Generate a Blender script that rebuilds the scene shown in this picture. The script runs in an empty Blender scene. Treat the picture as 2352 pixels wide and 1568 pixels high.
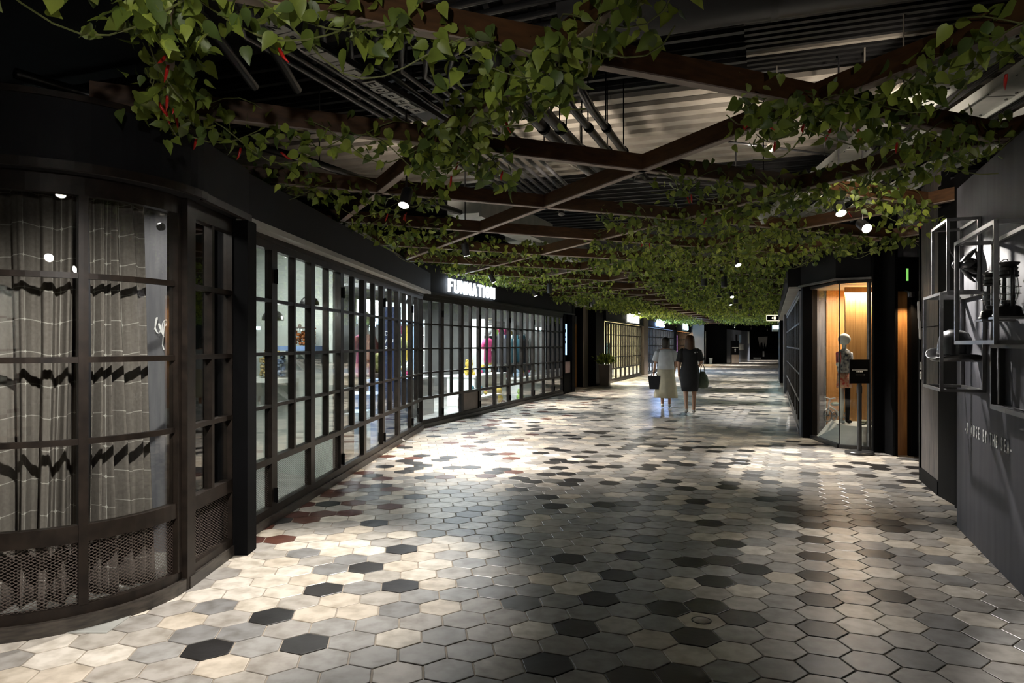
import bpy, bmesh, math, random
import numpy as np
from mathutils import Vector, Matrix, Euler

random.seed(7)
rng = np.random.default_rng(11)
sc = bpy.context.scene
C = sc.collection
PI = math.pi

# ------------------------------------------------------------------ camera, world, exposure
CAM_H = 1.45
cam_d = bpy.data.cameras.new('camera')
cam = bpy.data.objects.new('camera', cam_d)
C.objects.link(cam)
cam.location = (0, 0, CAM_H)
cam.rotation_euler = (PI / 2, 0, 0)
cam_d.sensor_width = 36.0
cam_d.lens = 36.0 * 1650 / 2352
cam_d.shift_y = 6.0 / 2352
cam_d.clip_start = 0.05
cam_d.clip_end = 300
sc.camera = cam

sc.view_settings.view_transform = 'Standard'
sc.view_settings.look = 'None'
sc.view_settings.gamma = 1.0
sc.view_settings.use_curve_mapping = False
sc.view_settings.exposure = 1.45
sc.cycles.use_denoising = True
sc.cycles.max_bounces = 4
sc.cycles.diffuse_bounces = 2
sc.cycles.glossy_bounces = 2
sc.cycles.transmission_bounces = 2
sc.cycles.transparent_max_bounces = 12
sc.cycles.use_adaptive_sampling = True
sc.cycles.adaptive_threshold = 0.08
sc.cycles.adaptive_min_samples = 16
sc.cycles.caustics_reflective = False
sc.cycles.caustics_refractive = False
sc.cycles.sample_clamp_indirect = 4.0

world = bpy.data.worlds.new('night')
sc.world = world
world.use_nodes = True
world.node_tree.nodes['Background'].inputs[0].default_value = (0.55, 0.6, 0.7, 1)
world.node_tree.nodes['Background'].inputs[1].default_value = 0.004

WARM = (1.0, 0.90, 0.79)
NEUT = (1.0, 0.95, 0.89)
COOL = (0.88, 0.95, 1.0)
# shop ceilings: lit panels (x, y, z, size x, size y, rotation, power, colour)
AREAS = [
    (-2.75, 6.55, 2.56, 0.9, 1.6, 0.0, 17, (0.93, 1.0, 0.94)),
    (-2.35, 4.45, 2.35, 0.35, 0.35, 0.0, 4.5, (1.0, 0.95, 0.88)),
    (-3.3, 10.1, 2.62, 1.6, 2.4, 0.0, 85, COOL),
    (-2.3, 14.6, 2.62, 1.8, 2.0, -0.34, 130, COOL),
    (-0.9, 17.9, 2.62, 1.8, 2.4, -0.34, 125, COOL),
    (2.9, 29.6, 2.62, 1.6, 5.0, -0.34, 420, (1.0, 0.94, 0.72)),
    (6.0, 39.0, 2.62, 1.6, 7.0, -0.34, 900, (0.72, 0.85, 1.0)),
    (9.9, 50.2, 2.62, 1.6, 7.0, -0.34, 650, (1.0, 0.78, 0.55)),
    (5.25, 10.75, 2.22, 0.6, 0.35, 0.0, 30, (1.0, 0.88, 0.72)),
    (-1.8, -5.5, 2.62, 5.0, 1.0, -0.63, 60, (1.0, 0.93, 0.86)),
    (8.4, 17.5, 2.62, 1.2, 5.0, -0.34, 70, (0.9, 1.0, 0.92)),
]
for i, (x, y, z, sx, sy, r, e, c) in enumerate(AREAS):
    l = bpy.data.lights.new('shop_light', 'AREA')
    l.shape = 'RECTANGLE'; l.size = sx; l.size_y = sy; l.energy = e; l.color = c
    o = bpy.data.objects.new('shop_light', l); C.objects.link(o)
    o.location = (x, y, z); o.rotation_euler = (0, 0, r)

# ceiling spotlights: position, aim point, power, cone angle, blend, colour
SPOTS = [
    ((-0.88, 5.84, 2.58), (-1.3, 4.5, 0.0), 200, 60, .8, NEUT),
    ((-0.58, 9.17, 2.58), (-0.1, 9.6, 0.0), 480, 112, 1.0, WARM),
    ((2.84, 6.20, 2.58), (2.75, 4.7, 0.2), 70, 60, .7, NEUT),
    ((3.22, 6.52, 2.50), (3.12, 4.6, 1.48), 230, 34, .4, NEUT),
    ((3.23, 10.26, 2.58), (3.9, 8.7, 0.0), 330, 66, .7, NEUT),
    ((-0.33, 13.1, 2.58), (0.9, 13.2, 0.0), 300, 70, .7, WARM),
    ((0.55, 16.8, 2.58), (1.7, 17.0, 0.0), 240, 74, .7, WARM),
    ((2.29, 20.0, 2.58), (3.2, 20.8, 0.0), 260, 74, .7, WARM),
    ((5.27, 17.2, 2.58), (5.3, 15.6, 0.0), 220, 70, .7, NEUT),
    ((6.28, 20.6, 2.58), (6.6, 20.0, 0.0), 240, 74, .7, NEUT),
    ((7.86, 23.7, 2.58), (7.6, 25.0, 0.0), 260, 76, .7, NEUT),
    ((4.6, 26.0, 2.58), (4.9, 26.5, 0.0), 480, 80, .7, WARM),
    ((9.2, 27.9, 2.58), (9.4, 30.0, 0.0), 300, 80, .7, NEUT),
    ((7.6, 33.5, 2.58), (7.8, 33.5, 0.0), 420, 84, .7, WARM),
    ((11.6, 36.0, 2.58), (12.0, 37.0, 0.0), 300, 84, .7, NEUT),
    ((11.3, 42.5, 2.58), (11.6, 43.0, 0.0), 420, 84, .7, WARM),
    ((15.2, 49.0, 2.58), (15.4, 49.5, 0.0), 500, 88, .7, NEUT),
    ((18.5, 55.5, 2.58), (18.8, 56.0, 0.0), 460, 88, .7, NEUT),
    ((21.5, 60.5, 2.58), (22.0, 62.0, 0.0), 460, 88, .7, NEUT),
    # spots just outside the picture; the last two added to brighten near leaves
    ((-0.95, 2.05, 2.58), (-2.0, 3.8, 0.6), 190, 70, .8, NEUT),
    ((2.1, 1.7, 2.58), (2.95, 3.7, 0.0), 125, 52, .8, NEUT),
    ((-0.4, 0.5, 2.25), (-0.95, 4.2, 2.95), 26, 66, .9, NEUT),
    ((1.3, 0.5, 2.25), (2.0, 4.2, 3.0), 11, 60, .9, NEUT),
]
FILL_UPLIGHTS = [((0.55, 8.0, 2.95), (0.6, 8.6, 4.1), 44, 120), ((-1.2, 8.6, 2.95), (-1.3, 9.2, 4.1), 26, 120),  # unseen uplights, added to brighten the deck ribs and trays
            ((2.4, 7.2, 2.95), (2.7, 7.6, 4.1), 34, 120), ((2.75, 5.4, 2.95), (3.4, 6.2, 3.4), 26, 140), ((3.1, 8.2, 2.95), (3.6, 8.6, 3.4), 16, 140)]

# ------------------------------------------------------------------ materials
def new_mat(name):
    m = bpy.data.materials.new(name); m.use_nodes = True
    nt = m.node_tree
    return m, nt, nt.nodes['Principled BSDF']

def noise_col(nt, c1, c2, scale, detail=2, lo=.3, hi=.7, vec=None, stretch=None):
    n = nt.nodes.new('ShaderNodeTexNoise'); n.inputs['Scale'].default_value = scale; n.inputs['Detail'].default_value = detail
    g = nt.nodes.new('ShaderNodeNewGeometry')
    src = g.outputs['Position']
    if stretch:
        mp = nt.nodes.new('ShaderNodeMapping'); mp.inputs['Scale'].default_value = stretch
        nt.links.new(src, mp.inputs['Vector']); src = mp.outputs['Vector']
    nt.links.new(src, n.inputs['Vector'])
    r = nt.nodes.new('ShaderNodeValToRGB')
    r.color_ramp.elements[0].position = lo; r.color_ramp.elements[0].color = (*c1, 1)
    r.color_ramp.elements[1].position = hi; r.color_ramp.elements[1].color = (*c2, 1)
    nt.links.new(n.outputs['Fac'], r.inputs['Fac'])
    return r.outputs['Color'], n

def mat(name, c1, c2=None, rough=.5, metal=0., scale=6, stretch=None, bump=0., spec=.5, emit=None, strength=0):
    m, nt, b = new_mat(name)
    c2 = c2 or tuple(x * .8 for x in c1)
    col, n = noise_col(nt, c1, c2, scale, stretch=stretch)
    nt.links.new(col, b.inputs['Base Color'])
    b.inputs['Roughness'].default_value = rough
    b.inputs['Metallic'].default_value = metal
    b.inputs['Specular IOR Level'].default_value = spec
    if bump:
        bp = nt.nodes.new('ShaderNodeBump'); bp.inputs['Strength'].default_value = bump; bp.inputs['Distance'].default_value = .01
        nt.links.new(n.outputs['Fac'], bp.inputs['Height']); nt.links.new(bp.outputs['Normal'], b.inputs['Normal'])
    if emit:
        b.inputs['Emission Color'].default_value = (*emit, 1); b.inputs['Emission Strength'].default_value = strength
    return m

def emis(name, c, s):
    return mat(name, c, c, rough=.6, emit=c, strength=s)

M = {}
M['steel'] = mat('dark_bronze_steel', (.0078, .0056, .0043), (.018, .0128, .0095), rough=.45, scale=14, spec=.2)
M['black'] = mat('matt_black', (.0018, .0018, .002), (.003, .003, .0035), rough=.7, scale=3, spec=.06)
M['fascia'] = mat('navy_black_fascia', (.0055, .0058, .0070), (.008, .0085, .0105), rough=.75, scale=2, spec=.2)
M['kerb'] = mat('worn_steel_kerb', (.014, .012, .010), (.055, .045, .036), rough=.4, scale=11, stretch=(1, 1, 5))
M['void'] = mat('black_ceiling', (.004, .004, .0045), (.007, .007, .008), rough=.8)
M['duct'] = mat('black_duct', (.012, .012, .013), (.02, .02, .02), rough=.45)
M['pipe'] = mat('black_insulation', (.012, .012, .012), (.022, .021, .02), rough=.4, scale=20)
M['galv'] = mat('galvanised_steel', (.42, .38, .32), (.56, .52, .45), rough=.42, metal=.35, scale=5)
M['galvgrey'] = mat('pale_tray_steel', (.30, .32, .30), (.44, .45, .42), rough=.42, metal=.3, scale=5)
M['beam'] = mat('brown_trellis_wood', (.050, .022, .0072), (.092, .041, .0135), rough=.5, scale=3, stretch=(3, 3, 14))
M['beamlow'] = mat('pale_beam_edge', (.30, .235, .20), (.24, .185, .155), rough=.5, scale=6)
M['stem'] = mat('vine_stem', (.11, .13, .035), (.17, .18, .06), rough=.6, scale=40)
M['chilli'] = mat('red_chilli', (.55, .02, .012), (.38, .012, .01), rough=.3, scale=30)
M['grout'] = mat('pale_grout', (.34, .29, .23), (.25, .215, .175), rough=.8, scale=9)
M['white'] = mat('white_paint', (.72, .74, .70), (.66, .68, .65), rough=.6, scale=2)
M['shopwall'] = mat('pale_shop_wall', (.60, .64, .60), (.54, .58, .55), rough=.6, scale=2)
M['greywall'] = mat('grey_plaster', (.36, .36, .34), (.30, .30, .285), rough=.7, scale=2)
M['shopfloor'] = mat('polished_concrete', (.40, .40, .37), (.30, .30, .28), rough=.25, scale=3, stretch=(.5, 3, 1))
M['oak'] = mat('warm_oak', (.50, .26, .085), (.36, .17, .05), rough=.45, scale=3, stretch=(14, 14, .6))
M['walnut'] = mat('grey_brown_planks', (.16, .125, .095), (.095, .075, .058), rough=.55, scale=4, stretch=(14, 14, .7))
M['doorwood'] = mat('brown_door', (.42, .20, .06), (.25, .11, .035), rough=.45, scale=4, stretch=(10, 10, .8))
M['stained'] = mat('dark_stained_boards', (.125, .105, .095), (.022, .022, .028), rough=.5, scale=4, stretch=(9, 9, .9))
M['slate'] = mat('slate_wall', (.070, .071, .083), (.095, .094, .108), rough=.6, spec=.15, scale=2.5, stretch=(5, 5, .5))
M['plaster'] = mat('grey_concrete_wall', (.16, .16, .17), (.10, .10, .115), rough=.7, scale=3, stretch=(6, 6, 1))
M['panelgrey'] = mat('blue_grey_panel', (.20, .22, .27), (.16, .18, .22), rough=.3, scale=1)
M['pot'] = mat('brown_planter', (.07, .052, .042), (.05, .038, .032), rough=.45)
M['cagesteel'] = mat('brushed_dark_steel', (.20, .20, .20), (.14, .14, .14), rough=.32, metal=.5, scale=20)
M['satinblack'] = mat('satin_black', (.020, .020, .021), (.030, .030, .031), rough=.28, scale=8)
M['skin'] = mat('skin', (.52, .30, .20), (.48, .27, .18), rough=.5)
M['hair'] = mat('brown_hair', (.10, .040, .014), (.05, .02, .008), rough=.4, scale=20, stretch=(12, 12, 1))
M['hairdark'] = mat('dark_hair', (.02, .016, .014), (.03, .024, .02), rough=.4, scale=20)
M['dress'] = mat('black_dress', (.010, .010, .012), (.014, .014, .017), rough=.8, scale=20)
M['whitetop'] = mat('white_top', (.56, .58, .60), (.48, .50, .53), rough=.8, scale=8)
M['skirt'] = mat('cream_skirt', (.52, .47, .34), (.44, .40, .30), rough=.8, scale=8)
M['greenbag'] = mat('green_bag', (.06, .10, .06), (.12, .15, .10), rough=.5, scale=20)
M['shoe'] = mat('pale_shoe', (.55, .50, .45), (.5, .45, .4), rough=.5)
M['pink'] = mat('magenta_fabric', (.36, .03, .12), (.28, .02, .09), rough=.7, scale=12)
M['coral'] = mat('coral_fabric', (.52, .10, .06), (.42, .05, .08), rough=.7, scale=12)
M['blue'] = mat('blue_panel', (.022, .038, .10), (.018, .032, .085), rough=.5)
M['paleblue'] = mat('pale_blue_box', (.18, .27, .46), (.16, .24, .42), rough=.5)
M['skyb'] = mat('sky_blue_card', (.42, .60, .78), (.38, .55, .74), rough=.6)
M['yellow'] = mat('yellow_fabric', (.48, .35, .04), (.40, .28, .03), rough=.7, scale=10)
M['teal'] = mat('teal_fabric', (.03, .13, .16), (.025, .10, .13), rough=.7)
M['olive'] = mat('olive_plush', (.25, .25, .08), (.18, .18, .06), rough=.8)
M['lime'] = mat('lime_plush', (.22, .36, .07), (.18, .30, .05), rough=.8)
M['cone'] = mat('waffle_cone', (.62, .20, .12), (.45, .12, .08), rough=.6, scale=30)
M['cardb'] = mat('card_brown', (.16, .12, .10), (.12, .09, .075), rough=.5)
M['jarblue'] = mat('blue_pebbles', (.06, .10, .22), (.35, .42, .55), rough=.25, scale=26)
M['jargold'] = mat('gold_pebbles', (.30, .20, .05), (.55, .42, .16), rough=.25, scale=26)
M['jaramber'] = mat('amber_pebbles', (.45, .13, .02), (.10, .03, .01), rough=.2, scale=26)
M['text'] = mat('white_lettering', (.85, .85, .85), (.85, .85, .85), rough=.5)
M['textdim'] = mat('grey_lettering', (.34, .34, .34), (.34, .34, .34), rough=.5)
M['ink'] = mat('black_lettering', (.01, .01, .01), (.012, .012, .012), rough=.6)
M['plate'] = mat('pale_label_plate', (.55, .55, .52), (.42, .42, .40), rough=.5, scale=9)
M['signW'] = emis('sign_white', (.82, .91, 1.0), 4)
M['signWarm'] = emis('sign_warm', (1.0, .97, .88), 12)
M['signBlue'] = emis('sign_blue', (.36, .55, 1.0), 45)
M['signTeal'] = emis('sign_teal', (.62, .95, 1.0), 12)
M['lamp'] = emis('lamp_disc', (1.0, .93, .84), 34)
M['lampsoft'] = emis('pendant_glow', (1.0, 1.0, .96), 9)
M['screen'] = emis('screen_blue', (.30, .52, .80), .9)
M['green_exit'] = emis('exit_green', (.22, .60, .12), .38)
M['exitgold'] = emis('exit_gold', (.95, .85, .50), 1.2)
M['slit'] = emis('light_slit', (1.0, .85, .62), 2.0)
M['purple'] = emis('purple_strip', (.65, .25, .85), 1.2)
M['screendark'] = mat('screen_ink', (.03, .05, .12), (.05, .08, .16), rough=.5, scale=60)

for _k in ('lamp', 'lampsoft', 'screen', 'green_exit', 'exitgold', 'slit', 'purple'): M[_k].cycles.emission_sampling = 'NONE'

def glass_mat(name, tint, rough=.0, ior=1.5):
    m = bpy.data.materials.new(name); m.use_nodes = True
    nt = m.node_tree; nt.nodes.clear()
    out = nt.nodes.new('ShaderNodeOutputMaterial')
    tr = nt.nodes.new('ShaderNodeBsdfTransparent'); tr.inputs[0].default_value = (*tint, 1)
    gl = nt.nodes.new('ShaderNodeBsdfGlossy'); gl.inputs['Roughness'].default_value = rough; gl.inputs['Color'].default_value = (1, 1, 1, 1)
    lw = nt.nodes.new('ShaderNodeLayerWeight'); lw.inputs['Blend'].default_value = .5
    pw_ = nt.nodes.new('ShaderNodeMath'); pw_.operation = 'POWER'; pw_.inputs[1].default_value = 5; nt.links.new(lw.outputs['Facing'], pw_.inputs[0])
    fr = nt.nodes.new('ShaderNodeMath'); fr.operation = 'MULTIPLY_ADD'; f0 = ((ior - 1) / (ior + 1)) ** 2
    fr.inputs[1].default_value = 1 - f0; fr.inputs[2].default_value = f0; nt.links.new(pw_.outputs[0], fr.inputs[0])
    mx = nt.nodes.new('ShaderNodeMixShader')
    nt.links.new(fr.outputs[0], mx.inputs[0]); nt.links.new(tr.outputs[0], mx.inputs[1]); nt.links.new(gl.outputs[0], mx.inputs[2])
    nt.links.new(mx.outputs[0], out.inputs[0])
    return m
M['glass'] = glass_mat('window_glass', (.975, .986, .978))
M['jarglass'] = glass_mat('jar_glass', (.93, .95, .94), ior=1.75)

def mesh_sheet_mat():
    # expanded-metal sheet: diamond holes too small to pick apart, cut by pattern
    m = bpy.data.materials.new('expanded_metal_sheet'); m.use_nodes = True
    nt = m.node_tree; b = nt.nodes['Principled BSDF']; out = nt.nodes['Material Output']
    b.inputs['Base Color'].default_value = (.10, .08, .07, 1); b.inputs['Roughness'].default_value = .4; b.inputs['Metallic'].default_value = .4
    uv = nt.nodes.new('ShaderNodeUVMap'); sx = nt.nodes.new('ShaderNodeSeparateXYZ'); nt.links.new(uv.outputs[0], sx.inputs[0])
    def mth(op, a, b_=None, v=None):
        n = nt.nodes.new('ShaderNodeMath'); n.operation = op
        nt.links.new(a, n.inputs[0])
        if b_ is not None: nt.links.new(b_, n.inputs[1])
        if v is not None: n.inputs[1].default_value = v
        return n.outputs[0]
    u = mth('MULTIPLY', sx.outputs[0], v=1 / .016); v = mth('MULTIPLY', sx.outputs[1], v=1 / .0085)
    a = mth('ADD', u, v); c = mth('SUBTRACT', u, v)
    def tri(x):
        f = mth('FRACT', mth('MULTIPLY', x, v=.5)); return mth('ABSOLUTE', mth('SUBTRACT', f, v=.5))
    h = mth('MINIMUM', tri(a), tri(c))
    s = mth('LESS_THAN', h, v=.11)
    tr = nt.nodes.new('ShaderNodeBsdfTransparent'); mx = nt.nodes.new('ShaderNodeMixShader')
    nt.links.new(s, mx.inputs[0]); nt.links.new(tr.outputs[0], mx.inputs[1]); nt.links.new(b.outputs[0], mx.inputs[2])
    nt.links.new(mx.outputs[0], out.inputs[0])
    return m
M['sheet'] = mesh_sheet_mat()

def curtain_mat():
    m, nt, b = new_mat('check_curtain_cloth')
    uv = nt.nodes.new('ShaderNodeUVMap'); sx = nt.nodes.new('ShaderNodeSeparateXYZ'); nt.links.new(uv.outputs[0], sx.inputs[0])
    def mth(op, a, b_=None, v=None):
        n = nt.nodes.new('ShaderNodeMath'); n.operation = op
        nt.links.new(a, n.inputs[0])
        if b_ is not None: nt.links.new(b_, n.inputs[1])
        if v is not None: n.inputs[1].default_value = v
        return n.outputs[0]
    def dist(x, per):
        f = mth('FRACT', mth('MULTIPLY', x, v=1 / per)); return mth('MULTIPLY', mth('ABSOLUTE', mth('SUBTRACT', f, v=.5)), v=per)
    du = dist(sx.outputs[0], .155); dv = dist(sx.outputs[1], .165)
    line = mth('MAXIMUM', mth('LESS_THAN', du, v=.0022), mth('LESS_THAN', dv, v=.0022))
    star = mth('LESS_THAN', mth('ADD', mth('POWER', mth('MULTIPLY', du, v=40), v=.5), mth('POWER', mth('MULTIPLY', dv, v=40), v=.5)), v=.92)
    f = mth('MAXIMUM', mth('MULTIPLY', line, v=.62), star)
    col, n = noise_col(nt, (.115, .100, .088), (.145, .128, .113), 60)
    mx = nt.nodes.new('ShaderNodeMix'); mx.data_type = 'RGBA'
    nt.links.new(f, mx.inputs[0]); nt.links.new(col, mx.inputs[6]); mx.inputs[7].default_value = (.46, .44, .40, 1)
    nt.links.new(mx.outputs[2], b.inputs['Base Color'])
    b.inputs['Roughness'].default_value = .85
    b.inputs['Specular IOR Level'].default_value = .2
    return m
M['curtain'] = curtain_mat()

def tint_mat(name, rough, bump, mott, spec=.5, translucent=0):
    m, nt, b = new_mat(name)
    at = nt.nodes.new('ShaderNodeAttribute'); at.attribute_name = 'tint'
    col, n = noise_col(nt, (1 - mott, 1 - mott * 1.05, 1 - mott * 1.15), (1, 1, 1), 11, detail=3, lo=.32, hi=.60)
    mx = nt.nodes.new('ShaderNodeMix'); mx.data_type = 'RGBA'; mx.blend_type = 'MULTIPLY'; mx.inputs[0].default_value = 1
    nt.links.new(at.outputs['Color'], mx.inputs[6]); nt.links.new(col, mx.inputs[7])
    nt.links.new(mx.outputs[2], b.inputs['Base Color'])
    b.inputs['Roughness'].default_value = rough
    b.inputs['Specular IOR Level'].default_value = spec
    if bump:
        n2 = nt.nodes.new('ShaderNodeTexNoise'); n2.inputs['Scale'].default_value = 16; n2.inputs['Detail'].default_value = 2
        g = nt.nodes.new('ShaderNodeNewGeometry'); nt.links.new(g.outputs['Position'], n2.inputs['Vector'])
        bp = nt.nodes.new('ShaderNodeBump'); bp.inputs['Strength'].default_value = bump; bp.inputs['Distance'].default_value = .01
        nt.links.new(n2.outputs['Fac'], bp.inputs['Height']); nt.links.new(bp.outputs['Normal'], b.inputs['Normal'])
    if translucent:
        tl = nt.nodes.new('ShaderNodeBsdfTranslucent'); nt.links.new(mx.outputs[2], tl.inputs['Color'])
        ms = nt.nodes.new('ShaderNodeMixShader'); ms.inputs[0].default_value = translucent
        out = nt.nodes['Material Output']
        nt.links.new(b.outputs[0], ms.inputs[1]); nt.links.new(tl.outputs[0], ms.inputs[2]); nt.links.new(ms.outputs[0], out.inputs[0])
    return m
M['tile'] = tint_mat('cement_tile', .33, .12, .36, spec=.40)
M['leaf'] = tint_mat('leaf_green', .42, 0, .25, translucent=.35)

# ------------------------------------------------------------------ mesh helpers
class MB:
    def __init__(s): s.v = []; s.f = []; s.uv = None
    def add(s, vs, fs):
        b = len(s.v); s.v += [tuple(x) for x in vs]; s.f += [tuple(i + b for i in f) for f in fs]; return s
    def box(s, x0, x1, y0, y1, z0, z1):
        return s.add([(x0, y0, z0), (x1, y0, z0), (x1, y1, z0), (x0, y1, z0), (x0, y0, z1), (x1, y0, z1), (x1, y1, z1), (x0, y1, z1)],
                     [(3, 2, 1, 0), (4, 5, 6, 7), (0, 1, 5, 4), (1, 2, 6, 5), (2, 3, 7, 6), (3, 0, 4, 7)])
    def bar(s, p0, p1, w, h, up=(0, 0, 1)):
        p0, p1 = Vector(p0), Vector(p1); d = (p1 - p0).normalized(); up = Vector(up)
        if abs(d.dot(up)) > .99: up = Vector((0, 1, 0))
        a = d.cross(up).normalized() * (w / 2); b = a.cross(d).normalized() * (h / 2)
        vs = [p + q for p in (p0, p1) for q in (-a - b, a - b, a + b, -a + b)]
        return s.add(vs, [(0, 1, 2, 3), (7, 6, 5, 4), (4, 5, 1, 0), (5, 6, 2, 1), (6, 7, 3, 2), (7, 4, 0, 3)])
    def prism(s, pts, z0, z1):
        n = len(pts)
        ar = sum(pts[i][0] * pts[(i + 1) % n][1] - pts[(i + 1) % n][0] * pts[i][1] for i in range(n))
        if ar < 0: pts = pts[::-1]
        return s.add([(x, y, z0) for x, y in pts] + [(x, y, z1) for x, y in pts],
                     [tuple(range(n - 1, -1, -1)), tuple(range(n, 2 * n))] + [(i, (i + 1) % n, n + (i + 1) % n, n + i) for i in range(n)])
    def tube(s, path, r, n=8, caps=True):
        path = [Vector(p) for p in path]; rs = r if isinstance(r, (list, tuple)) else [r] * len(path)
        rings = []; prev = None
        for i, p in enumerate(path):
            t = (path[min(i + 1, len(path) - 1)] - path[max(i - 1, 0)]).normalized()
            if prev is None:
                a = t.cross(Vector((0, 0, 1)))
                if a.length < .05: a = t.cross(Vector((0, 1, 0)))
            else: a = prev - t * prev.dot(t)
            a.normalize(); prev = a; b = t.cross(a)
            rings.append([p + (a * math.cos(2 * PI * k / n) + b * math.sin(2 * PI * k / n)) * rs[i] for k in range(n)])
        vs = [v for rg in rings for v in rg]; fs = []
        for i in range(len(path) - 1):
            for k in range(n):
                fs.append((i * n + k, i * n + (k + 1) % n, (i + 1) * n + (k + 1) % n, (i + 1) * n + k))
        if caps: fs += [tuple(range(n - 1, -1, -1)), tuple(range((len(path) - 1) * n, len(path) * n))]
        return s.add(vs, fs)
    def lathe(s, prof, n=24, c=(0, 0, 0), sx=1, sy=1, mat4=None):
        vs = []; fs = []
        for r, z in prof:
            for k in range(n):
                a = 2 * PI * k / n; v = Vector((r * sx * math.cos(a), r * sy * math.sin(a), z))
                if mat4 is not None: v = mat4 @ v
                vs.append(v + Vector(c))
        for i in range(len(prof) - 1):
            for k in range(n):
                fs.append((i * n + k, i * n + (k + 1) % n, (i + 1) * n + (k + 1) % n, (i + 1) * n + k))
        fs += [tuple(range(n - 1, -1, -1)), tuple(range((len(prof) - 1) * n, len(prof) * n))]
        return s.add(vs, fs)
    def sphere(s, c, r, n=12, sx=1, sy=1, sz=1):
        m = n // 2 + 2
        return s.lathe([(max(r * math.sin(PI * i / m), .0005), -r * math.cos(PI * i / m) * sz) for i in range(m + 1)], n, c, sx, sy)
    def mesh(s, name, m, smooth=False):
        me = bpy.data.meshes.new(name); me.from_pydata(s.v, [], s.f)
        me.materials.append(m)
        if smooth:
            me.polygons.foreach_set('use_smooth', [True] * len(me.polygons))
        me.update()
        return me
    def build(s, name, m, parent=None, smooth=False, angle=None):
        me = s.mesh(name, m, smooth or angle is not None)
        if angle is not None:
            try: me.set_sharp_from_angle(angle=angle)
            except Exception: pass
        return link(name, me, parent)

def link(name, data, parent=None):
    o = bpy.data.objects.new(name, data); C.objects.link(o)
    if parent is not None: o.parent = parent
    return o
def tag(o, label, cat, group=None, kind=None):
    o['label'] = label
    if cat: o['category'] = cat
    if group: o['group'] = group
    if kind: o['kind'] = kind
    return o
def thing(name, label, cat, loc=(0, 0, 0), rz=0, group=None):
    o = link(name, None); o.location = loc; o.rotation_euler = (0, 0, rz)
    return tag(o, label, cat, group)
def struct(o, label=None):
    o['kind'] = 'structure'
    if label: o['label'] = label
    return o
def copy_tree(root):
    r = root.copy(); C.objects.link(r)
    for ch in root.children:
        c = ch.copy(); C.objects.link(c); c.parent = r
        for g in ch.children:
            d = g.copy(); C.objects.link(d); d.parent = c
    return r
def text(name, body, size, m, parent=None, loc=(0, 0, 0), rot=(0, 0, 0), extrude=.004, bold=0., align='CENTER', sx=1, space=1.):
    cu = bpy.data.curves.new(name, 'FONT'); cu.body = body; cu.size = size; cu.extrude = extrude; cu.offset = bold
    cu.align_x = align; cu.align_y = 'CENTER'; cu.space_character = space; cu.materials.append(m); cu.resolution_u = 2
    tmp = link(name, cu); dg = bpy.context.evaluated_depsgraph_get(); dg.update()
    me = bpy.data.meshes.new_from_object(tmp.evaluated_get(dg)); bpy.data.objects.remove(tmp); bpy.data.curves.remove(cu)
    if not me.materials: me.materials.append(m)
    o = link(name, me, parent); o.location = loc; o.rotation_euler = rot; o.scale = (sx, 1, 1)
    return o
ORD = ['first', 'second', 'third', 'fourth', 'fifth', 'sixth', 'seventh', 'eighth', 'ninth', 'tenth', 'eleventh', 'twelfth', 'thirteenth',
       'fourteenth', 'fifteenth', 'sixteenth', 'seventeenth', 'eighteenth', 'nineteenth', 'twentieth', 'twenty-first', 'twenty-second',
       'twenty-third', 'twenty-fourth', 'twenty-fifth', 'twenty-sixth', 'twenty-seventh', 'twenty-eighth', 'twenty-ninth', 'thirtieth']

# ------------------------------------------------------------------ plan of the arcade
D2 = Vector((.339, .941, 0)); N2 = Vector((-.941, .339, 0))      # direction of the far arcade, and its left normal
ANG2 = math.atan2(.941, .339)
def L1(t): return Vector((-2.025 + .0653 * t / 1.0021, 4.95 + t / 1.0021, 0))      # first run of folding doors
ANG1 = math.atan2(1, .0653)
L2_0 = Vector((-1.6, 12.3, 0))
def L2(t): return L2_0 + D2 * t
R_0 = Vector((4.5, 11.1, 0))
def RR(t): return R_0 + D2 * t
MW0 = Vector((3.53, 5.70, 0)); MD = Vector((.351, .936, 0)).normalized(); MN = Vector((-.936, .351, 0)).normalized()
BC = Vector((-2.733, 4.25, 0))
def bay(phi, r): return Vector((BC.x + r * math.sin(phi), BC.y - r * math.cos(phi), 0))
def left_x(y):
    if y < 12.3: return -1.87 + .0653 * (y - 5.38)
    return -1.5 + .36 * (y - 12.3)
def right_x(y):
    if y < 5.7: return 3.53 + .375 * (y - 5.7)
    if y < 9.6: return 3.96 + .375 * (y - 6.38)
    if y < 11.1: return 4.75
    return 4.5 + .36 * (y - 11.1)

# ------------------------------------------------------------------ floor of hexagonal tiles
TS = .12959; TO = (-.38400, 3.11485); TTH = .14379
DARK = [(-6, 15), (-5, 2), (-4, 4), (-4, 18), (-3, 2), (-3, 6), (-3, 25), (-2, 8), (-2, 22), (-2, 28), (-1, 6), (-1, 10), (-1, 26), (-1, 27), (-1, 29), (-1, 30), (0, 24), (0, 28), (0, 32), (1, 27), (1, 30), (2, 0), (3, -1), (3, 2), (4, -1), (4, 4), (4, 8), (4, 20), (5, 1), (5, 3), (5, 6), (5, 18), (5, 22), (6, 3), (6, 8), (6, 24), (7, 2), (7, 5), (7, 7), (7, 22), (7, 26), (8, 1), (8, 7), (8, 28), (9, 3), (9, 6), (9, 26), (9, 30), (10, 5), (10, 32), (11, 3), (11, 7), (11, 35), (12, 9), (13, 7), (13, 11), (14, 13), (15, 11)]
DGREY = [(0, 12), (1, 14), (2, 4), (3, 14), (7, -1), (9, -1), (17, 10)]
BROWN = [(-6, 12), (-5, 15), (-5, 18), (-4, 20), (-4, 21), (-3, 18), (-3, 22), (-3, 26), (-2, 21), (-2, 24)]
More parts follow.
